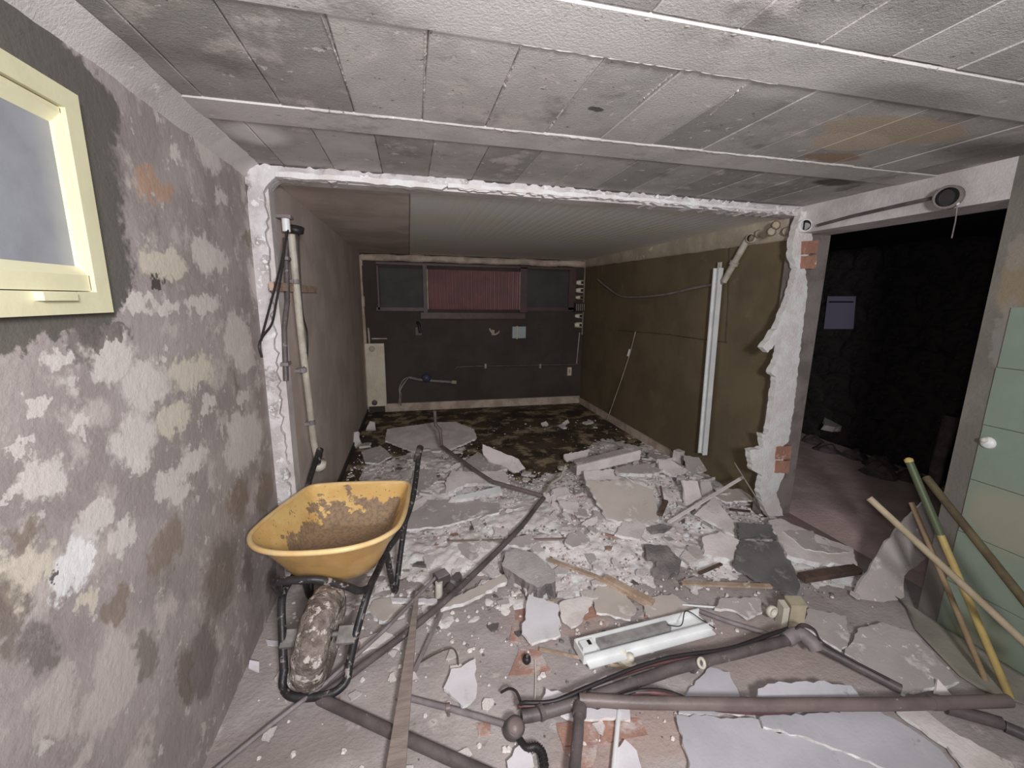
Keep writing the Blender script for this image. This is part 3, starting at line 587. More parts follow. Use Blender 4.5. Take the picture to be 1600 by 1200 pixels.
pts = smooth_path([lwp(466,360,.05), lwp(472,480,.035), lwp(480,520,.03), lwp(480,560,.03), lwp(474,575,.03)], 6); t = empty('loose_cable', pts[-1]); part(t, 'wire', MB().tube(pts, .004, 6), 'cable_black'); tag(t, 'thin dark cable bowing behind the cream waste pipe', 'cable')
a, b_ = lwp(424, 447, .012), lwp(494, 453, .012); o = MB().obox((a+b_)/2, (b_-a)/2, (.01, 0, 0), (0, 0, .02)).build('wall_batten', 'wood_tan', None, tuple((a+b_)/2)); tag(o, 'short brown batten nailed behind the waste pipe', 'batten')

# ------------------------------------------------------------------ things on the olive wall
def rp(u, v, d=.035): return pl(u, v, 0, IRX-.012-d)
a, b_ = rp(1124, 419, .03), rp(1099, 709, .05); t = empty('cable_trunking', b_); tag(t, 'long white trunking leaning upright on the olive wall', 'trunking'); mb = MB()
d = (a-b_)/2; sy_ = Vector((0, .033, 0)); mb.obox((a+b_)/2, d, sy_, (.012, 0, 0)); part(t, 'base', mb, 'fix_white')
for s_ in (-1, 1): part(t, 'lip', MB().obox((a+b_)/2+sy_*s_*.88-Vector((.016, 0, 0)), d, sy_*.14, (.014, 0, 0)), 'fix_white')
part(t, 'end_tab', MB().obox(a+Vector((0, .0, .015)), (.006, 0, 0), (0, .018, 0), (0, 0, .03)), 'fix_cream')
a, b_ = rp(1168, 374), rp(1131, 440); t = empty('waste_pipe', b_); tag(t, 'short beige pipe slanting down from the strip above the olive wall', 'pipe'); part(t, 'tube', MB().tube([a, b_], .024, 12), 'conduit_pale'); m_ = a.lerp(b_, .55); e = (a-b_).normalized()*.012; part(t, 'clip', MB().tube([m_-e, m_+e], .033, 12), 'conduit_pale')
pts = [rp(1130,442,.03), rp(1085,450,.02), rp(1040,460,.02), rp(1000,464,.02), rp(970,463,.02), rp(950,450,.02), rp(934,437,.02)]; t = empty('wall_cable', pts[0]); part(t, 'cable', MB().tube(smooth_path(pts, 4), .011, 8), 'conduit_grey'); tag(t, 'grey cable sagging along the olive wall', 'cable')
pts = [rp(993,518,.02), rp(985,550,.02), rp(972,590,.03), rp(949,655,.04)]; t = empty('wall_rod', pts[-1]); part(t, 'rod', MB().tube(pts, .005, 6), 'conduit_pale'); part(t, 'sleeve', MB().tube([rp(984,546,.025), rp(981,556,.025)], .013, 8), 'fix_white'); tag(t, 'thin rod with a white sleeve leaning on the olive wall', 'rod')
pts = [rp(965,516,.01), rp(1040,522,.01), rp(1110,532,.01), rp(1135,535,.01)]; t = empty('wall_conduit', pts[0]); part(t, 'tube', MB().tube(pts, .0035, 6), 'wood_dark'); tag(t, 'thin black line of conduit across the olive wall', 'conduit')
pts = [rp(1143,365,.02), rp(1140,390,.02), rp(1138,470,.015), rp(1134,535,.012)]; t = empty('wall_cable', pts[-1]); part(t, 'cable', MB().tube(pts, .0022, 6), 'wood_dark'); tag(t, 'thin dark cable dropping beside the white trunking', 'cable')
def stub(name, lab, c, axis, r, L_, mat_out, hole=True):
    t = empty(name, c); tag(t, lab, 'pipe'); A = Vector(axis).normalized()
    part(t, 'sleeve', MB().lathe([(r*.8, -.002), (r, -.004), (r, L_), (r*.8, L_)], c, A, 20), mat_out)
    part(t, 'bore', MB().lathe([(0, L_*.7), (r*.8, L_*.7)], c, A, 20).lathe([(r*.8, L_*.7), (r*.8, -.003)], c, A, 20), 'fix_black'); return t
stub('pipe_stub', 'round black pipe mouth in the strip above the olive wall', pl(1173, 372, 0, IRX-.075), (.9, .5, 0), .032, .06, 'crown')
stub('pipe_stub', 'round black pipe mouth at the top of the broken partition edge', pl(1259, 352, 1, YO-.05), (.3, 1, 0), .038, .06, 'fix_white')
stub('pipe_stub', 'large dark pipe mouth hanging under the white lintel', pl(1480, 308, 0, RX-.05), (1, .35, .1), .05, .06, 'pillar_grey')
for (u, v) in ((1190,366),(1212,352),(1205,362),(1228,362)):
    q = pl(u, v, 1, YO+.35) if u < 1200 else pl(u, v, 1, YO+.12); 
    q.x = min(q.x, IRX-.05); V = []; F = []
    o = MB().lathe([(0, -.015), (.02, -.012), (.03, 0), (.024, .02)], q, (-.6, -1, 0), 9).build('plaster_lump', 'crown', bpy.data.objects['trim_4'], tuple(q))
pts = [pl(1278,352,0,RX-.02), pl(1330,338,0,RX-.02), pl(1400,322,0,RX-.02), pl(1455,310,0,RX-.02)]; t = empty('stretched_cable', pts[0]); part(t, 'cable', MB().tube(pts, .009, 8), 'conduit_dark'); tag(t, 'dark cable stretched along the lintel between two pipe mouths', 'cable')
pts = [pl(1496,318,0,RX-.03), pl(1493,345,0,RX-.03), pl(1487,372,0,RX-.03)]; t = empty('hanging_cord', pts[-1]); part(t, 'cord', MB().tube(pts, .003, 5), 'conduit_grey'); part(t, 'knot', MB().lathe([(0, -.01), (.009, 0), (0, .01)], pts[0], (0, 0, 1), 8), 'fix_white'); tag(t, 'thin pale cord hanging from the lintel in the doorway', 'cord')
q = pl(1544, 692, 0, RX-.01); t = empty('wall_plug', q); tag(t, 'white plastic plug on the green wall panels', 'wall plug'); part(t, 'plate', MB().lathe([(0, -.012), (.02, -.012), (.026, 0), (.026, .008)], q, (1, 0, 0), 14), 'fix_white'); part(t, 'peg', MB().lathe([(0, -.03), (.01, -.028), (.012, -.01)], q+Vector((0, .006, .012)), (1, 0, 0), 10), 'fix_cream')

# ------------------------------------------------------------------ wheelbarrow
wb = empty('wheelbarrow', (-.385, 1.60, 0), math.radians(-7)); tag(wb, 'yellow wheelbarrow with a black tubular frame and mud-caked tyre', 'wheelbarrow')
rim2 = [(0,-.035),(.12,-.022),(.215,.03),(.275,.12),(.292,.22),(.288,.40),(.276,.58),(.268,.68),(.24,.735),(.16,.752),(0,.755)]
bot2 = [(0,.17),(.06,.172),(.11,.19),(.145,.23),(.16,.28),(.168,.36),(.17,.46),(.165,.54),(.15,.575),(.09,.59),(0,.592)]
full = lambda q: [(-x, y) for x, y in q[::-1]][:-1]+q[:-1] if False else q[:-1]+[(-x, y) for x, y in q[:0:-1]]
R_, B_ = full(rim2), full(bot2)
def dense(q, n=4):
    P_ = [Vector((x, y, 0)) for x, y in q]; out = []; m = len(P_)
    for i in range(m):
        a, b2, c, d = P_[i-1], P_[i], P_[(i+1) % m], P_[(i+2) % m]
        for k in range(n):
            t_ = k/n; v = .5*((2*b2)+(c-a)*t_+(2*a-5*b2+4*c-d)*t_*t_+(3*b2-a-3*c+d)*t_**3); out.append(v)
    return out
R_, B_ = dense(R_), dense(B_); n = len(R_)
def rz(y): return .572-.085*max(0, min(1, (y+.03)/.78))
levels = [(0, 0), (.12, .04), (.3, .22), (.55, .52), (.8, .8), (1, 1)]
mud_ring = []
def tray_pts(off):
    rings = []
    for (s_, zt) in levels:
        ring = []
        for i in range(n):
            b2, r2 = B_[i], R_[i]; p = b2.lerp(r2, s_); zb_ = .318; z = zb_+(rz(r2.y)-zb_)*zt
            c = Vector((0, .38, 0)); dv = (p-c).normalized()
            ring.append((p.x+dv.x*off, p.y+dv.y*off, z-off*.8*(1-zt)))
        rings.append(ring)
    return rings
def tray_mesh(off, flip):
    rings = tray_pts(off); V = [p for r_ in rings for p in r_]; F = []
    for k in range(len(rings)-1):
        for i in range(n):
            q = (k*n+i, k*n+(i+1) % n, k*n+n+(i+1) % n, k*n+n+i); F.append(q[::-1] if flip else q)
    base = tuple(range(n)); F.append(base if flip else base[::-1]); return MB().add(V, F, 0, True)
tray_mesh(.006, False).build('tray_shell', 'tray_out', wb, (0, 0, 0), False)
tray_mesh(0, True).build('tray_lining', 'tray_in', wb, (0, 0, 0), False)
rp_ = [Vector((p.x, p.y, rz(p.y))) for p in R_]; rp_ = [p+(p-Vector((0, .38, p.z))).normalized()*.008 for p in rp_]
MB().tube(rp_+[rp_[0], rp_[1]], .011, 8, cap=False).build('rim', 'tray_rim', wb, (0, 0, 0), False)
for s_ in (-1, 1):
    path = [(s_*.30,1.03,.585),(s_*.297,.93,.545),(s_*.294,.80,.475),(s_*.282,.68,.395),(s_*.245,.54,.318),(s_*.195,.42,.284),(s_*.18,.25,.288),(s_*.172,.10,.30),(s_*.142,0,.20),(s_*.122,-.06,.10)]
    MB().tube(smooth_path(path, 4), .0155, 10).build('frame_tube', 'frame_black', wb, (0, 0, 0), False)
    MB().tube([(s_*.3,1.04,.589),(s_*.287,.935,.546)], .021, 12).build('grip', 'frame_black', wb, (0, 0, 0), False)
    MB().tube(smooth_path([(s_*.2,.36,.30),(s_*.205,.42,.12),(s_*.21,.455,.03),(s_*.212,.475,.014),(s_*.215,.50,.03),(s_*.235,.58,.2),(s_*.262,.63,.37)], 4), .0145, 10).build('leg', 'frame_black', wb, (0, 0, 0), False)
    MB().obox((s_*.105,-.01,.185), (.035,0,0), (0,.03,.014), (0,-.004,.008)).build('axle_bracket', 'galv', wb, (0, 0, 0), False)
MB().tube(smooth_path([(-.12,-.06,.10),(-.116,-.095,.055),(-.075,-.125,.038),(0,-.132,.034),(.075,-.125,.038),(.116,-.095,.055),(.12,-.06,.10)], 4), .0155, 10).build('nose_bar', 'frame_black', wb, (0, 0, 0), False)
MB().tube(smooth_path([(-.17,.1,.30),(-.17,.045,.385),(-.14,0,.432),(-.06,-.012,.442),(.02,-.005,.432),(.10,.035,.37),(.14,.07,.32),(.17,.11,.30)], 5), .015, 10).build('front_brace', 'frame_black', wb, (0, 0, 0), False)
V = []; F = []; nn, mm_ = 56, 14; WR, TR = .128, .061
for i in range(nn):
    a = 2*math.pi*i/nn
    for k in range(mm_):
        b2 = 2*math.pi*k/mm_; tread = 1+(.07 if (i//2) % 2 and abs(math.cos(b2)) > .35 and math.cos(b2) > 0 else 0)+.05*mnoise.noise(Vector((math.cos(a)*4, math.sin(a)*4, k*.5)))
        r_ = WR+TR*.92*math.cos(b2)*tread; V.append((math.sin(b2)*TR*1.02*tread, math.cos(a)*r_, .184+math.sin(a)*r_))
for i in range(nn):
    for k in range(mm_): F.append((i*mm_+k, ((i+1) % nn)*mm_+k, ((i+1) % nn)*mm_+(k+1) % mm_, i*mm_+(k+1) % mm_))
tl_ = math.radians(9); V = [(x*math.cos(tl_)+(z-.184)*math.sin(tl_), y, .184+(z-.184)*math.cos(tl_)-x*math.sin(tl_)) for x, y, z in V]
ty = MB().add(V, F, 0, True).build('tyre', 'tyre', wb, (0, 0, 0), False)
MB().lathe([(.02,-.045),(.045,-.04),(.075,-.02),(.085,-.035),(.085,.035),(.075,.02),(.045,.04),(.02,.045)], (0, 0, .184), (math.cos(tl_), 0, -math.sin(tl_)), 24).build('wheel_rim', 'galv', wb, (0, 0, 0), False)
MB().tube([(-.135, 0, .184), (.135, 0, .184)], .01, 8).build('axle', 'galv', wb, (0, 0, 0), False)

# ------------------------------------------------------------------ rubble bed (uncountable dust and crumbs)
V = []; F = []; nx, ny = 220, 230; X0, X1, Y0_, Y1_ = LW+.01, IRX-.012, 1.15, 4.7
for j in range(ny+1):
    for i in range(nx+1):
        x = X0+(X1-X0)*i/nx; y = Y0_+(Y1_-Y0_)*j/ny
        e = mnoise.fractal(Vector((x*3.2, y*3.2, 0)), 1, 2, 5)*.035+abs(mnoise.noise(Vector((x*11, y*11, 9))))*.02-.006+mnoise.noise(Vector((x*28, y*28, 3)))*.009
        edge = min(1, max(0, (x-LW-.25)/.25))*min(1, max(0, (4.35-y)/.5))*min(1, max(0, (y-1.55)/.55))
        edge *= 1-min(1, 1.3*gauss((x-1.2)/.5, (y-3.8)/.5))
        z = H(x, y)*1.0+e*(.35+.65*edge)-.022+.022*edge
        V.append((x, y, z if edge > 0 else min(z, -.004)))
for j in range(ny):
    for i in range(nx):
        a = j*(nx+1)+i; q = (a, a+1, a+nx+2, a+nx+1)
        
        if V[a][1] > YO-.02 and (V[a][0] < ILX+.004 or (V[a+1][0] > 2.385 and V[a][1] < YO+.14)): continue
        if max(V[k][2] for k in q) > -.003: F.append(q)
o = MB().add(V, F, 0, True).build('rubble_bed', 'dust'); tag(o, 'white plaster dust and crumbled rubble spread over the floor', 'rubble', kind='stuff')
def lump(s_, flat=.5):
    V = [(random.uniform(.6, 1)*math.cos(a)*s_, random.uniform(.6, 1)*math.sin(a)*s_, -.15*s_) for a in (0, 1.25, 2.5, 3.8, 5.0)]
    V += [(v[0]*.7, v[1]*.7, s_*flat*random.uniform(.6, 1)) for v in V]
    return V, [(4,3,2,1,0), (5,6,7,8,9)]+[(i, (i+1) % 5, (i+1) % 5+5, i+5) for i in range(5)]
def where():
    while True:
        x = random.uniform(LW+.08, IRX-.05); y = random.uniform(1.05, 4.9)
        d = min(1, .12+H(x, y)*9+.45*gauss((x-1.0)/1.1, (y-2.6)/.8))
        if y < 1.5: d *= .5
        if y > 4.0: d *= .35
        d *= 1-.85*gauss((x-1.2)/.5, (y-3.8)/.55)
        if y > YO-.06 and (x < ILX+.05 or x > 2.36): continue
        if random.random() < d and (x-1.4)**2+((y-1.0)*1.2)**2 > .1: return x, y
for mname, cnt, lab, smin, smax in (('plaster_crumbs', 5200, 'tiny white plaster crumbs strewn across the floor', .004, .017), ('concrete_crumbs', 1500, 'tiny grey concrete crumbs strewn across the floor', .004, .015), ('brick_crumbs', 450, 'tiny reddish brick crumbs strewn across the floor', .004, .014)):
    mb = MB()
    for k in range(cnt):
        x, y = where(); s_ = smin+(smax-smin)*random.random()**2.5; Vq, Fq = lump(s_); z = max(0, H(x, y)+.004); an = random.random()*6.3; c_, s2 = math.cos(an), math.sin(an)
        mb.add([(x+v[0]*c_-v[1]*s2, y+v[0]*s2+v[1]*c_, z+v[2]) for v in Vq], Fq)
    o = mb.build(mname, {'plaster_crumbs': 'plaster', 'concrete_crumbs': 'concrete', 'brick_crumbs': 'terracotta'}[mname]); tag(o, lab, 'crumbs', kind='stuff')

# ------------------------------------------------------------------ countable loose fragments
def frag_mesh(name, mats, k):
    n = random.randint(4, 8); a0 = random.random(); P2 = []
    for i in range(n):
        a = 2*math.pi*(i+random.uniform(-.3, .3))/n; r_ = random.uniform(.55, 1.1); P2.append((math.cos(a)*r_, math.sin(a)*r_*random.choice((.55, .75, 1))))
    P2 = jag(P2, .05, .3); mb = MB(); prism(P2, lambda p: (p[0], p[1], .0), (0, 0, 1), .28, mb); return mb.mesh(name, mats)
LM = [('beside the wheelbarrow', -.1, 1.9), ('near the foot of the inner left wall', -.4, 3.4), ('around the thick concrete chunk', .65, 2.1), ('on the pile around the stained tan panel', 1.4, 2.85), ('on the pile along the olive wall', 2.2, 3.0),
      ('around the large flat grey board', .25, 2.75), ('around the tipped white board', .8, 3.5), ('around the dark grey sheets', 2.0, 2.1), ('around the white lamp batten', 1.0, 1.6), ('near the brown pipe at the bottom', 1.2, 1.2), ('by the brown wooden plank', .1, 1.4), ('on the mud by the back wall', 1.0, 4.6)]
def near(x, y): return min(LM, key=lambda q: (q[1]-x)**2+(q[2]-y)**2)[0]
kinds = [('plaster_fragment', ['plaster', 'plaster_edge'], 260, 'small loose white plaster fragment lying in the rubble', 'white plaster fragments in the rubble', .022, .075),
         ('board_fragment', ['board_grey', 'plaster_edge'], 55, 'small loose grey faced plasterboard fragment lying in the rubble', 'grey board fragments in the rubble', .03, .085),
         ('concrete_fragment', ['concrete', 'concrete'], 34, 'small loose dark concrete fragment lying in the rubble', 'concrete fragments in the rubble', .02, .05),
         ('brick_fragment', ['terracotta', 'terracotta'], 22, 'small loose reddish brick fragment lying in the rubble', 'brick fragments in the rubble', .015, .045)]
for nm, mats, cnt, lab, grp, s0, s1 in kinds:
    ms = [frag_mesh(nm, mats, k) for k in range(12)]
    for k in range(cnt):
        x, y = where(); s_ = s0+(s1-s0)*random.random()**1.6
        if y < 1.7: s_ = min(s_, .035)
        tl = .5 if H(x, y) > .04 else .12
        o = link(nm, random.choice(ms), None, (x, y, H(x, y)+.3*s_+.004)); o.scale = (s_, s_, s_*random.uniform(.7, 1.3)); o.rotation_euler = (random.uniform(-tl, tl), random.uniform(-tl, tl), random.random()*6.28)
        tag(o, lab.replace('small', 'tiny' if s_ < .033 else 'small' if s_ < .052 else 'hand-sized').replace('loose', 'tilted' if abs(o.rotation_euler.x)+abs(o.rotation_euler.y) > .35 else 'flat').replace('lying in the rubble', near(x, y)), 'rubble', grp)

# ------------------------------------------------------------------ slabs and boards traced where they lie
W, Gy, Tn, Pl = 'board_white', 'board_grey', 'board_tan', 'plaster'
SL = [
 ('large white board at the back of the rubble under the bent conduit', [(605,670),(680,660),(712,659),(740,670),(745,684),(680,712),(647,705),(602,688)], Pl, .02, .03, 0, .08),
 ('grey faced board by the inner left wall', [(565,705),(595,696),(612,712),(590,724),(570,722)], Gy, .015, .02, None, .1),
 ('white broken board tipped up beside the mud patch', [(754,694),(810,717),(821,732),(805,739),(790,730),(765,721),(755,710)], Pl, .02, .06, -.1, .9),
 ('grey slab lying behind the tipped white board', [(725,722),(747,706),(792,732),(765,739),(725,739)], Gy, .02, .02, None, .1),
 ('white jagged plaster slab under the thin bent conduit', [(705,735),(730,737),(790,736),(797,755),(730,755),(700,769),(695,755)], Pl, .03, .03, None, .2),
 ('narrow white plaster strip lying in front of the jagged slab', [(705,777),(782,759),(785,769),(720,780)], 'fix_white', .03, .03, 0, .3),
 ('large flat grey board beside the wheelbarrow', [(640,805),(665,782),(715,780),(782,787),(780,800),(737,810),(690,822),(632,827)], Gy, .015, .012, 0, .03),
 ('grey board by the right wheelbarrow handle', [(647,735),(680,732),(684,750),(660,770),(640,760)], Gy, .015, .02, None, .1),
 ('short white lath leaning by the wheelbarrow tray', [(637,790),(662,774),(667,780),(645,802)], Pl, .015, .03, 0, .2),
 ('thick grey concrete chunk in the middle of the floor', [(790,862),(805,856),(835,864),(867,892),(867,908),(840,918),(785,885)], 'concrete_light', .09, .0, .05, .12),
 ('flat grey piece just behind the concrete chunk', [(792,842),(830,835),(837,847),(827,856),(792,850)], Gy, .02, .01, None, .1),
 ('rounded grey plaster disc shard right of the long conduit', [(882,847),(888,836),(902,829),(918,836),(922,846),(912,852),(895,855)], Gy, .02, .02, 0, .12),
 ('small white board at the edge of the mud patch', [(881,710),(922,702),(917,715),(885,720)], Pl, .02, .06, 0, .5),
 ('large tan panel with dark stains propped on the pile', [(915,751),(980,750),(1020,765),(1030,810),(1010,822),(950,810)], Tn, .02, .05, -.05, .55),
 ('pale slab behind the stained tan panel', [(912,736),(967,732),(967,750),(915,751)], Pl, .02, .05, 0, .5),
 ('grey slab on the pile right of the white beam', [(962,730),(1010,724),(1037,734),(1020,740),(967,739)], Gy, .03, .05, 0, .15),
 ('white slab on top of the pile below the trunking', [(1027,717),(1050,720),(1076,735),(1050,742),(1030,732)], Pl, .03, .06, 0, .5),
 ('grey board against the olive wall at the trunking foot', [(1069,711),(1100,717),(1125,730),(1077,741),(1072,727)], Gy, .02, .05, 0, .6),
 ('white spike of plaster standing at the olive wall', [(1131,727),(1137,710),(1150,705),(1152,730),(1142,750),(1132,752)], Pl, .025, .06, .2, 2.2),
 ('white folded plaster piece standing in the pile', [(1067,750),(1090,752),(1097,780),(1072,790)], Pl, .025, .06, -.2, 1.4),
 ('small grey board leaning on the folded plaster piece', [(1095,752),(1110,752),(1115,770),(1097,780)], Gy, .015, .05, .5, 1.2),
 ('tan board lying below the broken wall end', [(1117,775),(1135,764),(1182,762),(1192,780),(1135,784)], Tn, .015, .03, 0, .12),
 ('pointed white slab left of the dark sheets', [(1087,802),(1115,776),(1150,818),(1152,838),(1122,822)], Pl, .02, .03, 0, .3),
 ('white and grey chunk left of the dark sheets', [(1097,840),(1125,830),(1157,845),(1147,875),(1100,865)], Pl, .05, .01, 0, .3),
 ('grey facing peeled on the chunk left of the dark sheets', [(1105,838),(1128,829),(1155,846),(1150,864),(1128,862),(1112,850)], Gy, .012, .035, 0, .3),
 ('upper dark grey sheet near the doorway', [(1152,816),(1206,820),(1215,840),(1155,840)], 'darkboard', .015, .06, 0, .3),
 ('lower dark grey sheet sloping toward the doorway rubble', [(1156,845),(1222,847),(1230,865),(1250,912),(1245,930),(1180,905),(1145,880)], 'darkboard', .015, .03, 0, .22),
 ('long white board lying across the doorway sill', [(1200,813),(1220,810),(1270,833),(1333,857),(1340,883),(1267,877),(1230,867)], Pl, .03, .01, 0, .1),
 ('grey facing on the board across the doorway sill', [(1222,829),(1270,829),(1276,848),(1330,862),(1300,864),(1258,858)], Gy, .008, .032, 0, .1),
 ('dark grey broken piece at the middle right of the floor', [(1006,851),(1042,852),(1065,875),(1060,895),(1040,900),(1020,895),(1027,875),(1010,870)], 'concrete', .03, .005, 0, .2),
 ('beige white board below the tan laths', [(927,927),(942,907),(972,925),(995,952),(985,967),(932,957)], Tn, .012, .008, 0, .02),
 ('white board with a screw hole beside the terracotta patches', [(827,928),(872,944),(876,992),(845,1000),(832,1005),(816,987)], W, .012, .03, 0, .05),
 ('pale grey board right of the one with a screw hole', [(875,941),(904,933),(928,933),(907,973),(893,979),(877,968)], Pl, .012, .012, 0, .02),
 ('white board alone on the floor right of the wooden slat', [(705,1045),(720,1043),(743,1029),(744,1088),(723,1104),(693,1075)], W, .012, .02, 0, .02),
 ('small white board at the bottom edge below the round box', [(792,1189),(813,1163),(832,1181),(829,1215),(795,1210)], W, .012, .01, 0, 0),
 ('ragged white board behind the junction of the pipes', [(844,1099),(853,1075),(880,1083),(907,1072),(947,1055),(960,1067),(907,1090),(848,1106)], W, .012, .02, 0, .05),
 ('white strip of board under the brown pipe', [(877,1115),(923,1106),(984,1109),(985,1124),(896,1123)], W, .012, .01, 0, 0),
 ('white board at the bottom edge right of the white rod', [(960,1173),(976,1155),(995,1173),(1008,1215),(957,1215)], W, .012, .01, 0, 0),
 ('big white cracked board at the bottom right, lower half', [(1057,1117),(1185,1124),(1190,1138),(1245,1151),(1330,1181),(1400,1213),(1420,1275),(1095,1275),(1070,1170)], 'board_white_dim', .014, .012, 0, 0),
 ('big white cracked board at the bottom right, upper half', [(1187,1120),(1300,1112),(1370,1108),(1395,1122),(1470,1172),(1540,1275),(1430,1270),(1402,1210),(1332,1178),(1247,1148),(1193,1135)], 'board_white_dim', .014, .016, 0, .01),
 ('white board tongue behind the brown pipe', [(1060,1114),(1075,1080),(1110,1042),(1140,1050),(1155,1085),(1165,1114)], 'board_white_dim', .012, .006, 0, 0),
 ('white board with a ragged top edge raised behind the brown pipe', [(1178,1096),(1184,1076),(1210,1068),(1260,1064),(1330,1071),(1347,1096)], 'board_white_dim', .014, .05, 0, .35),
 ('pale torn board at the lower right corner', [(1400,1110),(1440,1106),(1500,1150),(1580,1190),(1640,1275),(1560,1275),(1480,1165)], Pl, .012, .01, 0, 0),
 ('dusty board leaning at the doorway jamb', [(1333,930),(1380,853),(1443,780),(1473,820),(1467,867),(1440,877),(1413,900),(1413,933),(1360,947)], Gy, .02, .12, .5, 1.1),
 ('dusty grey board beyond the elbow of the pipes', [(1265,950),(1322,962),(1327,1000),(1315,1017),(1252,975)], Gy, .012, .01, 0, .02),
 ('large dusty grey board at the right side of the floor', [(1340,982),(1380,972),(1430,990),(1500,1065),(1415,1085),(1320,1020)], Gy, .014, .02, .08, .02),
 ('small pale triangle of board by the end of the brown pipe', [(1462,1084),(1465,1060),(1489,1088)], Pl, .012, .02, .3, .9),
 ('grey board with a white edge behind the lamp batten', [(1117,950),(1127,934),(1185,934),(1195,952),(1169,966),(1143,952)], Gy, .014, .02, 0, .05),
 ('long pale plank between conduit and concrete chunk', [(693,941),(797,893),(800,903),(731,939),(688,952)], 'board_tan', .02, .01, 0, .02),
 ('tan slab with a white edge beside the right wheelbarrow leg', [(576,952),(583,938),(610,934),(639,950),(633,960),(599,971)], Tn, .018, .01, 0, .02),
 ('thin white strip behind the beige junction box', [(610,933),(683,936),(683,942),(612,940)], W, .012, .03, 0, 0),
 ('small perforated white plate at the foot of the left wall', [(390,1031),(405,1034),(405,1050),(388,1044)], W, .006, .02, -.3, .3),
 ('small white shard under the wheelbarrow nose', [(436,1076),(441,1063),(453,1072)], W, .008, .0, 0, 0),
 ('pale paper scrap left of the wheelbarrow tyre', [(415,999),(445,1004),(448,1013),(418,1008)], W, .004, .01, 0, 0),
 ('flat pale shard by the left wall in front of the wheelbarrow', [(445,1092),(465,1078),(467,1095),(452,1108)], Gy, .008, .0, 0, 0),
 ('white plaster patch slab right of the wheelbarrow tyre', [(560,1000),(600,985),(628,1000),(625,1012),(590,1010),(565,1018)], Pl, .01, .0, 0, 0),
 ('white plaster block pushed against the inner left wall', [(572,671),(578,658),(586,660),(587,670)], Pl, .03, .03, 0, .8),
 ('white block by the skirting of the inner left wall', [(550,695),(551,676),(560,674),(563,690),(556,698)], Pl, .04, .04, 0, 1.0),
 ('white piece on the dark mud near the back wall', [(845,661),(853,658),(857,663),(848,665)], Pl, .02, .02, 0, .6),
 ('second white piece on the dark mud nearer the olive wall', [(879,660),(887,655),(890,660),(881,664)], Pl, .02, .02, 0, .6),
 ('grey flat slab in front of the stained tan panel', [(1010,824),(1035,818),(1050,822),(1040,828),(1020,830)], 'concrete', .02, .02, 0, .1),
 ('white slab left of the stained tan panel', [(862,765),(885,760),(893,772),(870,778)], Pl, .03, .01, 0, .2),
 ('long white slab at the left foot of the pile', [(872,782),(905,786),(903,800),(880,796)], Pl, .03, .01, 0, .2),
 ('pinkish grey board behind the white lamp batten', [(1000,935),(1050,928),(1085,950),(1060,972),(1020,975)], Tn, .012, .004, 0, 0),
 ('grey board between wheelbarrow and concrete chunk', [(716,850),(735,848),(748,868),(738,876),(720,866)], Gy, .012, .012, 0, .05),
 ('pale slab in the rubble behind the dark grey broken piece', [(985,800),(1010,826),(1000,842),(960,835)], Pl, .02, .01, 0, .1),
]
for i, (lab, px, mt, th, lf, a, b_) in enumerate(SL):
    slab('board_slab' if mt in (W, Gy, Tn, 'darkboard', 'board_white_dim') else ('concrete_chunk' if mt in ('concrete', 'concrete_light') else 'plaster_slab'), lab, 'board' if mt in (W, Gy, Tn, 'darkboard', 'board_white_dim') else 'rubble', px, mt, 'plaster_edge' if mt not in ('darkboard', 'concrete', 'concrete_light') else ('concrete' if mt == 'concrete_light' else mt), th, lf, a, b_)
# white boxed beam on the pile and upright block
A_, B2 = G(898, 731, .09), G(996, 707, .12); t = empty('plaster_beam', (A_+B2)/2-Vector((0, 0, .05))); d = (B2-A_)/2; s_ = Vector((-d.y, d.x, 0)).normalized()*.05
part(t, 'front_face', MB().obox((A_+B2)/2-s_, d, s_*.18, (0, 0, .04)), 'plaster'); part(t, 'top_face', MB().obox((A_+B2)/2+Vector((0, 0, .034)), d*.98, s_, (0, 0, .008)), 'board_grey'); tag(t, 'long white boxed strip lying on top of the pile', 'trunking')
q = G(1059, 722, .0); o = MB().obox((q.x, q.y, q.z+.05), (.032, .01, 0), (-.01, .035, 0), (.004, 0, .062)).build('plaster_block', 'plaster', None, (q.x, q.y, q.z)); tag(o, 'upright white plaster block at the foot of the olive wall', 'rubble')
# terracotta floor pieces
fl = bpy.data.objects['floor']
for px in ([(811,1013),(843,1016),(861,1048),(795,1055)], [(869,1130),(940,1122),(935,1160),(880,1165)], [(942,1122),(1000,1122),(1012,1147),(938,1160)], [(880,1168),(935,1163),(925,1200),(895,1200)], [(907,945),(930,944),(938,960),(910,970)], [(806,953),(822,950),(818,972),(806,968)], [(744,1130),(766,1128),(768,1146),(748,1148)], [(800,978),(815,985),(812,1003),(795,1000)]):
    slab('tile', None, None, px, 'terracotta', 'terracotta', .008, .004, 0, 0, parent=None) if False else None
    pts = jag([tuple(pl(u, v, 2, .006))[:2] for u, v in px], .004, .03); mb = MB(); prism(pts, lambda p: (p[0], p[1], .006), (0, 0, 1), .01, mb); mb.build('tile', ['terracotta', 'terracotta'], fl)
q = pl(823, 1031, 2, .02); t = empty('rubber_plug', (q.x, q.y, .006)); part(t, 'plug', MB().lathe([(0, .03), (.016, .028), (.018, .01), (.012, 0)], (q.x, q.y, .006), (0, 0, 1), 14), 'fix_black'); part(t, 'stem', MB().tube([(q.x, q.y, .03), (q.x+.004, q.y+.002, .045)], .006, 8), 'conduit_dark'); tag(t, 'small black plug on the terracotta tile', 'plug')

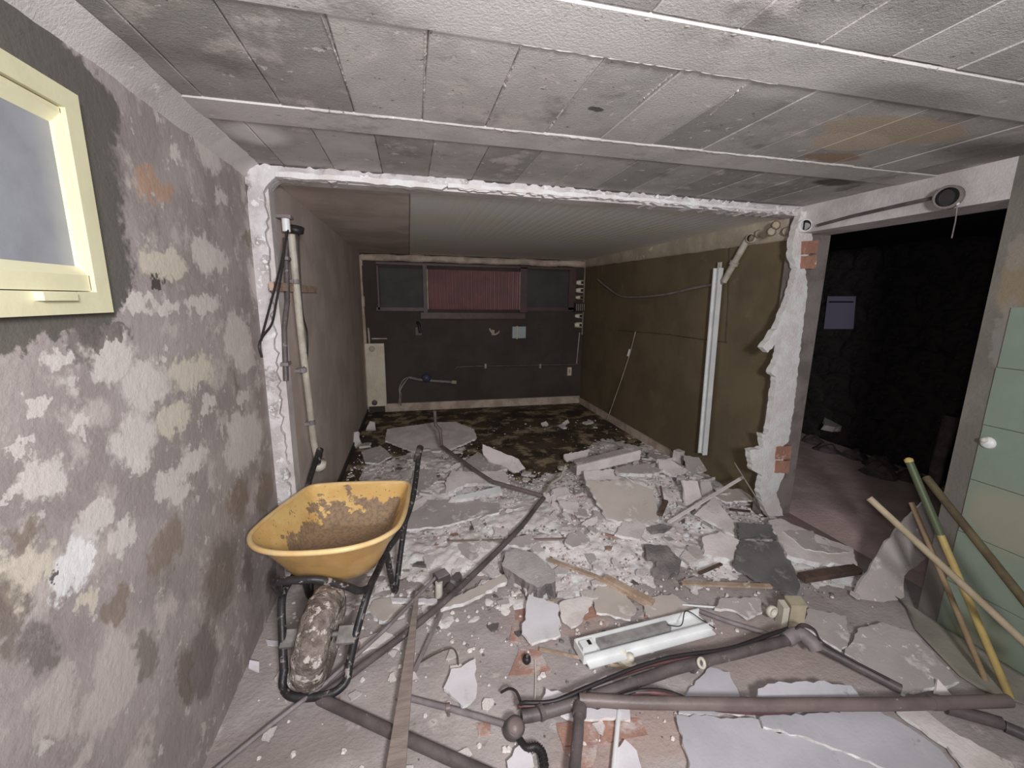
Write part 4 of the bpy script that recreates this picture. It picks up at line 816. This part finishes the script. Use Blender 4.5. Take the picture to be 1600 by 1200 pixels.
# ------------------------------------------------------------------ conduits, pipes and cables on the floor
pipe('long_conduit', 'long dark conduit running from the pile past the wheelbarrow wheel', 'conduit', [(850,778,.13),(838,792,.11),(815,822,.09),(770,868,.08),(703,932,.07),(640,985,.05),(560,1045,.04),(503,1088,.03)], .0155, 'conduit_dark', 10, 3)
pipe('thin_conduit', 'thin grey conduit lying alongside the long dark conduit toward the lower left', 'conduit', [(681,902,.10),(600,985,.075),(508,1068,.05),(420,1135,.02),(330,1208,.012)], .0085, 'conduit_grey', 8)
t, pts = pipe('bent_conduit', 'bent brown conduit standing up at the back of the pile', 'conduit', [(690,697,.14),(745,737,.15),(770,753,.16),(848,775,.13)], .016, 'conduit_brown', 10)
a = pts[0]; part(t, 'upright', MB().tube([a+Vector((0, 0, -.01)), a+Vector((-.01, .01, .16)), a+Vector((-.05, .03, .2)), a+Vector((-.055, .03, .34))], .016, 10), 'conduit_brown')
pipe('broken_conduit', 'short pale broken conduit at the end of the long conduit', 'conduit', [(851,772,.13),(862,755,.13),(876,747,.14),(880,738,.18),(884,728,.2)], .013, 'conduit_pale', 8)
q = pl(690, 905, 2, .08); t = empty('junction_box', (q.x, q.y, .02)); part(t, 'box', MB().obox(q, (.032, .015, 0), (-.012, .03, 0), (0, 0, .03)), 'conduit_dark'); q2 = pl(686, 922, 2, .05); part(t, 'gland', MB().tube([q2+Vector((0, 0, .045)), q2+Vector((-.002, -.004, -.035))], .019, 10), 'fix_cream'); part(t, 'lid', MB().obox(q+Vector((0, 0, .033)), (.028, .013, 0), (-.01, .026, 0), (0, 0, .004)), 'conduit_grey'); part(t, 'clip', MB().tube([pl(705,915,2,.08), pl(700,925,2,.07)], .024, 10), 'conduit_dark'); tag(t, 'dusty junction box with a beige gland on the long conduit', 'junction box')
pipe('black_pipe', 'black pipe crossing under the wooden slat at the bottom', 'pipe', [(500,1092,.02),(620,1147,.02),(745,1203,.02),(820,1237,.02)], .021, 'conduit_dark')
t, pts = pipe('grey_conduit', 'grey conduit leading to the round junction box', 'conduit', [(640,1091,.012),(700,1106,.012),(790,1132,.02)], .011, 'conduit_grey', 8)
q = pl(700, 1106, 2, .012); part(t, 'clip', MB().tube([q-Vector((.008, 0, 0)), q+Vector((.008, 0, 0))], .016, 8).obox(q+Vector((0, -.01, 0)), (.005, 0, 0), (0, .022, 0), (0, 0, .004)), 'conduit_brown')
q = pl(803, 1138, 2, .03); t = empty('round_junction_box', (q.x, q.y, 0)); part(t, 'body', MB().lathe([(0, .03), (.028, .03), (.034, .024), (.036, -.025), (.03, -.03), (0, -.03)], q, (.1, -.5, .85), 20), 'conduit_dark'); part(t, 'lid', MB().lathe([(0, .036), (.024, .035), (.027, .028)], q, (.1, -.5, .85), 18), 'conduit_brown'); tag(t, 'round dark junction box at the pipe ends near the bottom', 'junction box')
t, pts = pipe('corrugated_hose', 'short black corrugated hose below the round junction box', 'hose', [(810,1152,.02),(822,1168,.025),(838,1167,.03),(848,1180,.025),(852,1215,.02)], .012, 'fix_black', 10, 5)
mb = MB()
for i in range(6, len(pts)-1): mb.tube([pts[i], pts[i].lerp(pts[i+1], .35)], .0155, 10)
part(t, 'rings', mb, 'cable_black')
pipe('curled_wire', 'dark twin wire curling above the round junction box', 'wire', [(783,1082,.03),(795,1076,.06),(806,1080,.07),(813,1095,.06),(820,1116,.05)], .005, 'cable_black', 6, 5)
pipe('curled_wire', 'thin brown wire arcing right of the wooden slat', 'wire', [(655,1036,.02),(680,1022,.03),(705,1013,.035),(714,1022,.03),(716,1040,.015)], .003, 'wood_dark', 6, 5)
t, pts = pipe('pipe_run', 'thick grey-brown pipe rising from the round box toward the elbow', 'pipe', [(815,1120,.05),(850,1113,.05),(915,1093,.06),(1050,1046,.07),(1150,1021,.075),(1238,998,.08)], .022, 'conduit_dark', 12, 3)
for off, mt, rr in ((Vector((-.004, .026, .012)), 'cable_red', .008), (Vector((0, .02, .026)), 'cable_black', .0075), (Vector((0, .034, .002)), 'conduit_brown', .008)):
    pp2 = [p+off+Vector((0, .008*math.sin(i*.9+rr*900), .006*math.sin(i*.7+rr*2000))) for i, p in enumerate(pts)]; part(t, 'cable', MB().tube(smooth_path(pp2, 3), rr, 6), mt)
q = pl(1096, 1036, 2, .09); part(t, 'ring_clamp', MB().lathe([(.012, -.006), (.02, -.008), (.022, .004), (.012, .006), (.012, -.006)], q, (.2, -.7, .6), 16), 'fix_cream')
for u, v in ((845,1113),(1080,1040),(925,1090)): q = pl(u, v, 2, .06); part(t, 'clip', MB().tube([q+Vector((-.008, -.002, 0)), q+Vector((.008, .002, 0))], .027, 10), 'conduit_dark')
t, pts = pipe('brown_pipe', 'long straight brown pipe lying across the bottom right', 'pipe', [(905,1093,.08),(1000,1098,.08),(1200,1101,.08),(1400,1100,.08),(1576,1095,.08)], .022, 'conduit_brown', 12)
part(t, 'cable', MB().tube(smooth_path([pl(950,1095,2,.07), pl(985,1083,2,.09), pl(1030,1083,2,.1), pl(1070,1092,2,.08), pl(1120,1108,2,.055), pl(1200,1113,2,.05), pl(1260,1106,2,.06)], 5), .009, 6), 'cable_red')
part(t, 'cable', MB().tube(smooth_path([pl(960,1090,2,.08), pl(1000,1079,2,.1), pl(1040,1080,2,.1), pl(1075,1093,2,.08)], 5), .007, 6), 'cable_black')
part(t, 'coupling', MB().tube([pl(1455,1098,2,.08), pl(1470,1098,2,.08)], .025, 12), 'conduit_brown')
t, pts = pipe('elbow_pipe', 'dark pipe falling from the elbow to the right with cables along it', 'pipe', [(1246,992,.09),(1290,1016,.07),(1340,1042,.05),(1408,1077,.035)], .019, 'conduit_dark', 10)
part(t, 'elbow', MB().tube(smooth_path([pl(1228,1000,2,.08), pl(1248,990,2,.1), pl(1268,1003,2,.09), pl(1275,1014,2,.07)], 4), .03, 12), 'conduit_grey')
for k in range(3): part(t, 'cable', MB().tube(smooth_path([pl(1238,988,2,.11), pl(1252,979-k*2,2,.14), pl(1272,985-k,2,.14), pl(1285,1003,2,.11), pl(1330,1030,2,.085), pl(1390,1062,2,.06)], 5), .004, 5), 'cable_black' if k != 1 else 'cable_red')
pipe('dark_pipe', 'dark pipe under the far end of the brown pipe', 'pipe', [(1478,1106,.025),(1565,1130,.025)], .022, 'conduit_dark')
pipe('dark_pipe', 'dark pipe end at the right edge of the floor', 'pipe', [(1570,1135,.02),(1640,1165,.02)], .02, 'conduit_dark')
t, pts = pipe('branch_pipe', 'short pipe branching from the brown pipe toward the viewer', 'pipe', [(906,1098,.07),(903,1150,.06),(896,1220,.06)], .0185, 'conduit_dark', 12)
part(t, 'collar', MB().tube([pl(906,1103,2,.07), pl(905,1118,2,.068)], .025, 12), 'conduit_dark')
pipe('white_rod', 'thin white rod lying beside the branch pipe', 'rod', [(967,1112,.02),(957,1222,.02)], .009, 'fix_white', 8)
pipe('pale_cord', 'thin pale cord on the terracotta tile', 'cord', [(836,1031,.012),(837,1060,.01),(836,1093,.008)], .003, 'fix_cream', 6)
pipe('grey_rod', 'grey rod lying behind the elbow of the pipes', 'rod', [(1088,953,.03),(1140,972,.04),(1205,992,.05)], .011, 'conduit_grey', 8)
pipe('thin_white_strip', 'thin white strip lying behind the grey rod', 'strip', [(1066,945,.02),(1142,951,.02)], .006, 'fix_white', 6)
def lath(lab, p, q, wd, mat, th=.01, name='wood_lath', tp=1.0):
    a, b_ = pl(*p[:2], 2, p[2]), pl(*q[:2], 2, q[2]); d = b_-a; s_ = Vector((-d.y, d.x, 0)).normalized()*wd/2; up = Vector((0, 0, th/2))
    V = [a-s_*tp-up, a+s_*tp-up, b_+s_-up, b_-s_-up, a-s_*tp+up, a+s_*tp+up, b_+s_+up, b_-s_+up]
    m = (a+b_)/2; o = MB().add(V, [(0,1,2,3),(7,6,5,4),(0,4,5,1),(1,5,6,2),(2,6,7,3),(3,7,4,0)]).build(name, mat, None, (m.x, m.y, min(a.z, b_.z)-th/2)); tag(o, lab, 'wood strip'); return o
lath('long brown wooden slat pointing at the viewer across the black pipe', (652,925,.09), (617,1215,.06), .062, 'wood_grey', .012, 'wood_plank', .25)
lath('thin grey strip lying right of the brown slat', (690,958,.06), (647,1050,.015), .016, 'conduit_grey', .006, 'thin_strip')
lath('tan lath in the middle, upper of two', (858,874,.05), (937,903,.04), .025, 'wood_tan')
lath('tan lath in the middle, lower of two', (945,902,.05), (1021,942,.03), .04, 'wood_tan', .02)
lath('split tan lath behind the lower middle lath', (930,900,.05), (1010,945,.02), .02, 'wood_tan', .012)
lath('tan lath right of the dark grey broken piece', (1065,911,.04), (1205,916,.05), .03, 'wood_tan')
lath('thin brown stick lying across the long conduit', (700,846,.05), (892,842,.06), .016, 'wood_grey')
lath('thin pale strip leaning across the pile', (1045,816,.10), (1160,746,.28), .022, 'plaster')
lath('dark stick leaning on the broken wall end', (1202,810,.04), (1147,722,.42), .028, 'wood_grey', .014)
lath('short dark stick standing in the pile', (1036,783,.12), (1032,760,.2), .014, 'wood_dark', .012)
lath('short brown block below the dark stick in the pile', (1031,804,.10), (1040,783,.13), .035, 'wood_dark', .02)
lath('dark twig at the foot of the broken wall end', (1140,796,.1), (1172,799,.1), .02, 'wood_dark')
lath('dark strip in front of the white and grey chunk', (1092,896,.06), (1127,881,.06), .018, 'wood_dark')
lath('brown wooden block lying by the doorway rubble', (1252,903,.05), (1340,889,.06), .055, 'wood_dark', .03)
lath('thin tan strip touching the lamp batten', (843,1014,.02), (985,1045,.03), .012, 'wood_tan', .006)
# white lamp batten
A_, B2 = pl(905, 1018, 2, .05), pl(1102, 967, 2, .05); m = (A_+B2)/2; t = empty('lamp_batten', (m.x, m.y, .02)); d = (B2-A_)/2; dn = d.normalized(); s_ = Vector((-dn.y, dn.x, 0))
part(t, 'tray', MB().obox(m-Vector((0, 0, .018)), d, s_*.045, (0, 0, .004)), 'fix_white')
for k in (-1, 1): part(t, 'side', MB().obox(m+s_*.045*k, d, s_*.003, (0, 0, .02)), 'fix_white')
part(t, 'ledge', MB().obox(m-s_*.062-Vector((0, 0, .014)), d*.97, s_*.016, (0, 0, .003)), 'fix_white')
part(t, 'gear_cover', MB().obox(m-d*.15+s_*.012, d*.55, s_*.02, (0, 0, .012)), 'galv')
e_ = part(t, 'lampholder', MB().obox(m-d*.86+s_*.012+Vector((0, 0, .004)), d*.1, s_*.02, (0, 0, .016)), 'fix_white')
MB().obox(m-d*.84+s_*.012+Vector((0, 0, .021)), dn*.007, s_*.012, (0, 0, .002)).build('slot', 'fix_black', e_, (0, 0, 0), False)
part(t, 'end_plate', MB().obox(m-d, dn*.003, s_*.045, (0, 0, .02)), 'fix_white')
part(t, 'wire', MB().tube(smooth_path([m+d*.35+Vector((0, 0, .02)), m+d*.5-s_*.03+Vector((0, 0, .03)), m+d*.7+s_*.02+Vector((0, 0, .05)), m+d*.85-s_*.03+Vector((0, 0, .03)), m+d*1.0-s_*.06], 6), .0025, 5), 'cable_black')
tag(t, 'white fluorescent lamp batten without a tube on the floor', 'lamp')
A_, B2 = pl(952, 1018, 2, .02), pl(990, 1047, 2, .02); m = (A_+B2)/2; t = empty('lampholder_strip', (m.x, m.y, 0)); d = (B2-A_)/2; s_ = Vector((-d.y, d.x, 0)).normalized()
part(t, 'strip', MB().obox(m, d, s_*.013, (0, 0, .008)), 'fix_cream')
for k, r_ in ((-.3, .02), (.4, .017)): part(t, 'holder', MB().lathe([(0, .02), (r_*.8, .018), (r_, .005), (r_, -.02)], m+d*k+s_*.028+Vector((0, 0, .012)), (0, 0, 1), 14), 'fix_cream')
part(t, 'strap', MB().obox(m+s_*.028-Vector((0, 0, .008)), d*.8, s_*.012, (0, 0, .004)), 'fix_cream')
tag(t, 'small cream lampholder strip in front of the white lamp batten', 'lampholder')
# beige box standing near the doorway
q = pl(1234, 978, 2, 0); t = empty('socket_box', (q.x, q.y, 0)); d1 = Vector((.045, -.012, 0)); d2 = Vector((.012, .03, 0))
part(t, 'body', MB().obox(q+Vector((.012, 0, .065)), d1*.75, d2, (0, 0, .062)), 'beige_box'); part(t, 'rail', MB().obox(q+Vector((-.045, .008, .06)), d1*.3, d2*.9, (0, 0, .06)), 'fix_cream'); part(t, 'ring', MB().lathe([(.018, -.01), (.028, -.01), (.028, .012), (.018, .012), (.018, -.01)], q+Vector((-.085, .03, .07)), (.1, -1, .1), 18), 'fix_cream'); part(t, 'lid', MB().obox(q+Vector((.012, 0, .13)), d1*.8, d2*1.05, (0, 0, .004)), 'beige_box'); tag(t, 'upright beige plastic box near the elbow of the pipes', 'box')

# ------------------------------------------------------------------ poles leaning at the right
def pole(name, lab, p, zp, q, zq, r, mat, tip=None):
    a, b_ = pl(p[0], p[1], 1, zp), pl(q[0], q[1], 1, zq)
    t = empty(name, b_ if b_.z < a.z else a); part(t, 'shaft', MB().tube([a, b_], r, 10), mat)
    if tip:
        k, m2, m3 = tip; part(t, 'sleeve', MB().tube([a, a.lerp(b_, k)], r*1.12, 10), m2); dd = (a-b_).normalized(); part(t, 'tip', MB().tube([a, a+dd*.012, a+dd*.02], [r*1.2, r*1.25, r*.5], 10), m3)
    tag(t, lab, 'pole'); return t
pole('wooden_pole', 'beige pole crossing in front of the others at the right', (1358,778), 1.30, (1640,1040), .80, .0135, 'pole_beige')
pole('yellow_pole', 'yellow pole with a dark green upper end', (1421,722), 1.34, (1578,1090), .90, .0135, 'pole_yellow', (.34, 'pole_green', 'pole_yellow'))
pole('wooden_pole', 'dark wooden pole leaning at the green wall', (1447,746), 1.30, (1650,1000), .79, .016, 'pole_dark')
pole('wooden_pole', 'thin brown pole behind the yellow one', (1424,785), 1.36, (1545,1075), .96, .011, 'pole_brown')
# curled dusty sheet at the foot of the green wall
V = []; F = []; n, m2 = 16, 10
ed = [(1415,938),(1420,958),(1430,982),(1450,1005),(1475,1030),(1500,1055),(1530,1075),(1560,1088),(1600,1100)]
for (u, v) in ed:
    p = G(u, v, .012)
    for k in range(m2+1):
        s2 = k/m2; x = p.x+(RX-.02-p.x)*s2; V.append((x, p.y+.03*s2, .012+.02*s2**2.2+.008*mnoise.noise(Vector((x*8, p.y*8, 0)))))
for i in range(len(ed)-1):
    for k in range(m2): a = i*(m2+1)+k; F.append((a, a+m2+1, a+m2+2, a+1))
org = Vector(V[0]); o = MB().add(V, F, 0, True).build('floor_sheet', 'curl', None, tuple(org)) if 'curl' in MATS else None
if o is None:
    M('curl', T(134,130,120), T(120,116,108), 5, .85, .3, 40, world=True); o = MB().add(V, F, 0, True).build('floor_sheet', 'curl', None, tuple(org))
sd = o.modifiers.new('thickness', 'SOLIDIFY'); sd.thickness = .004; tag(o, 'curled dusty sheet rising against the foot of the green wall', 'sheet')
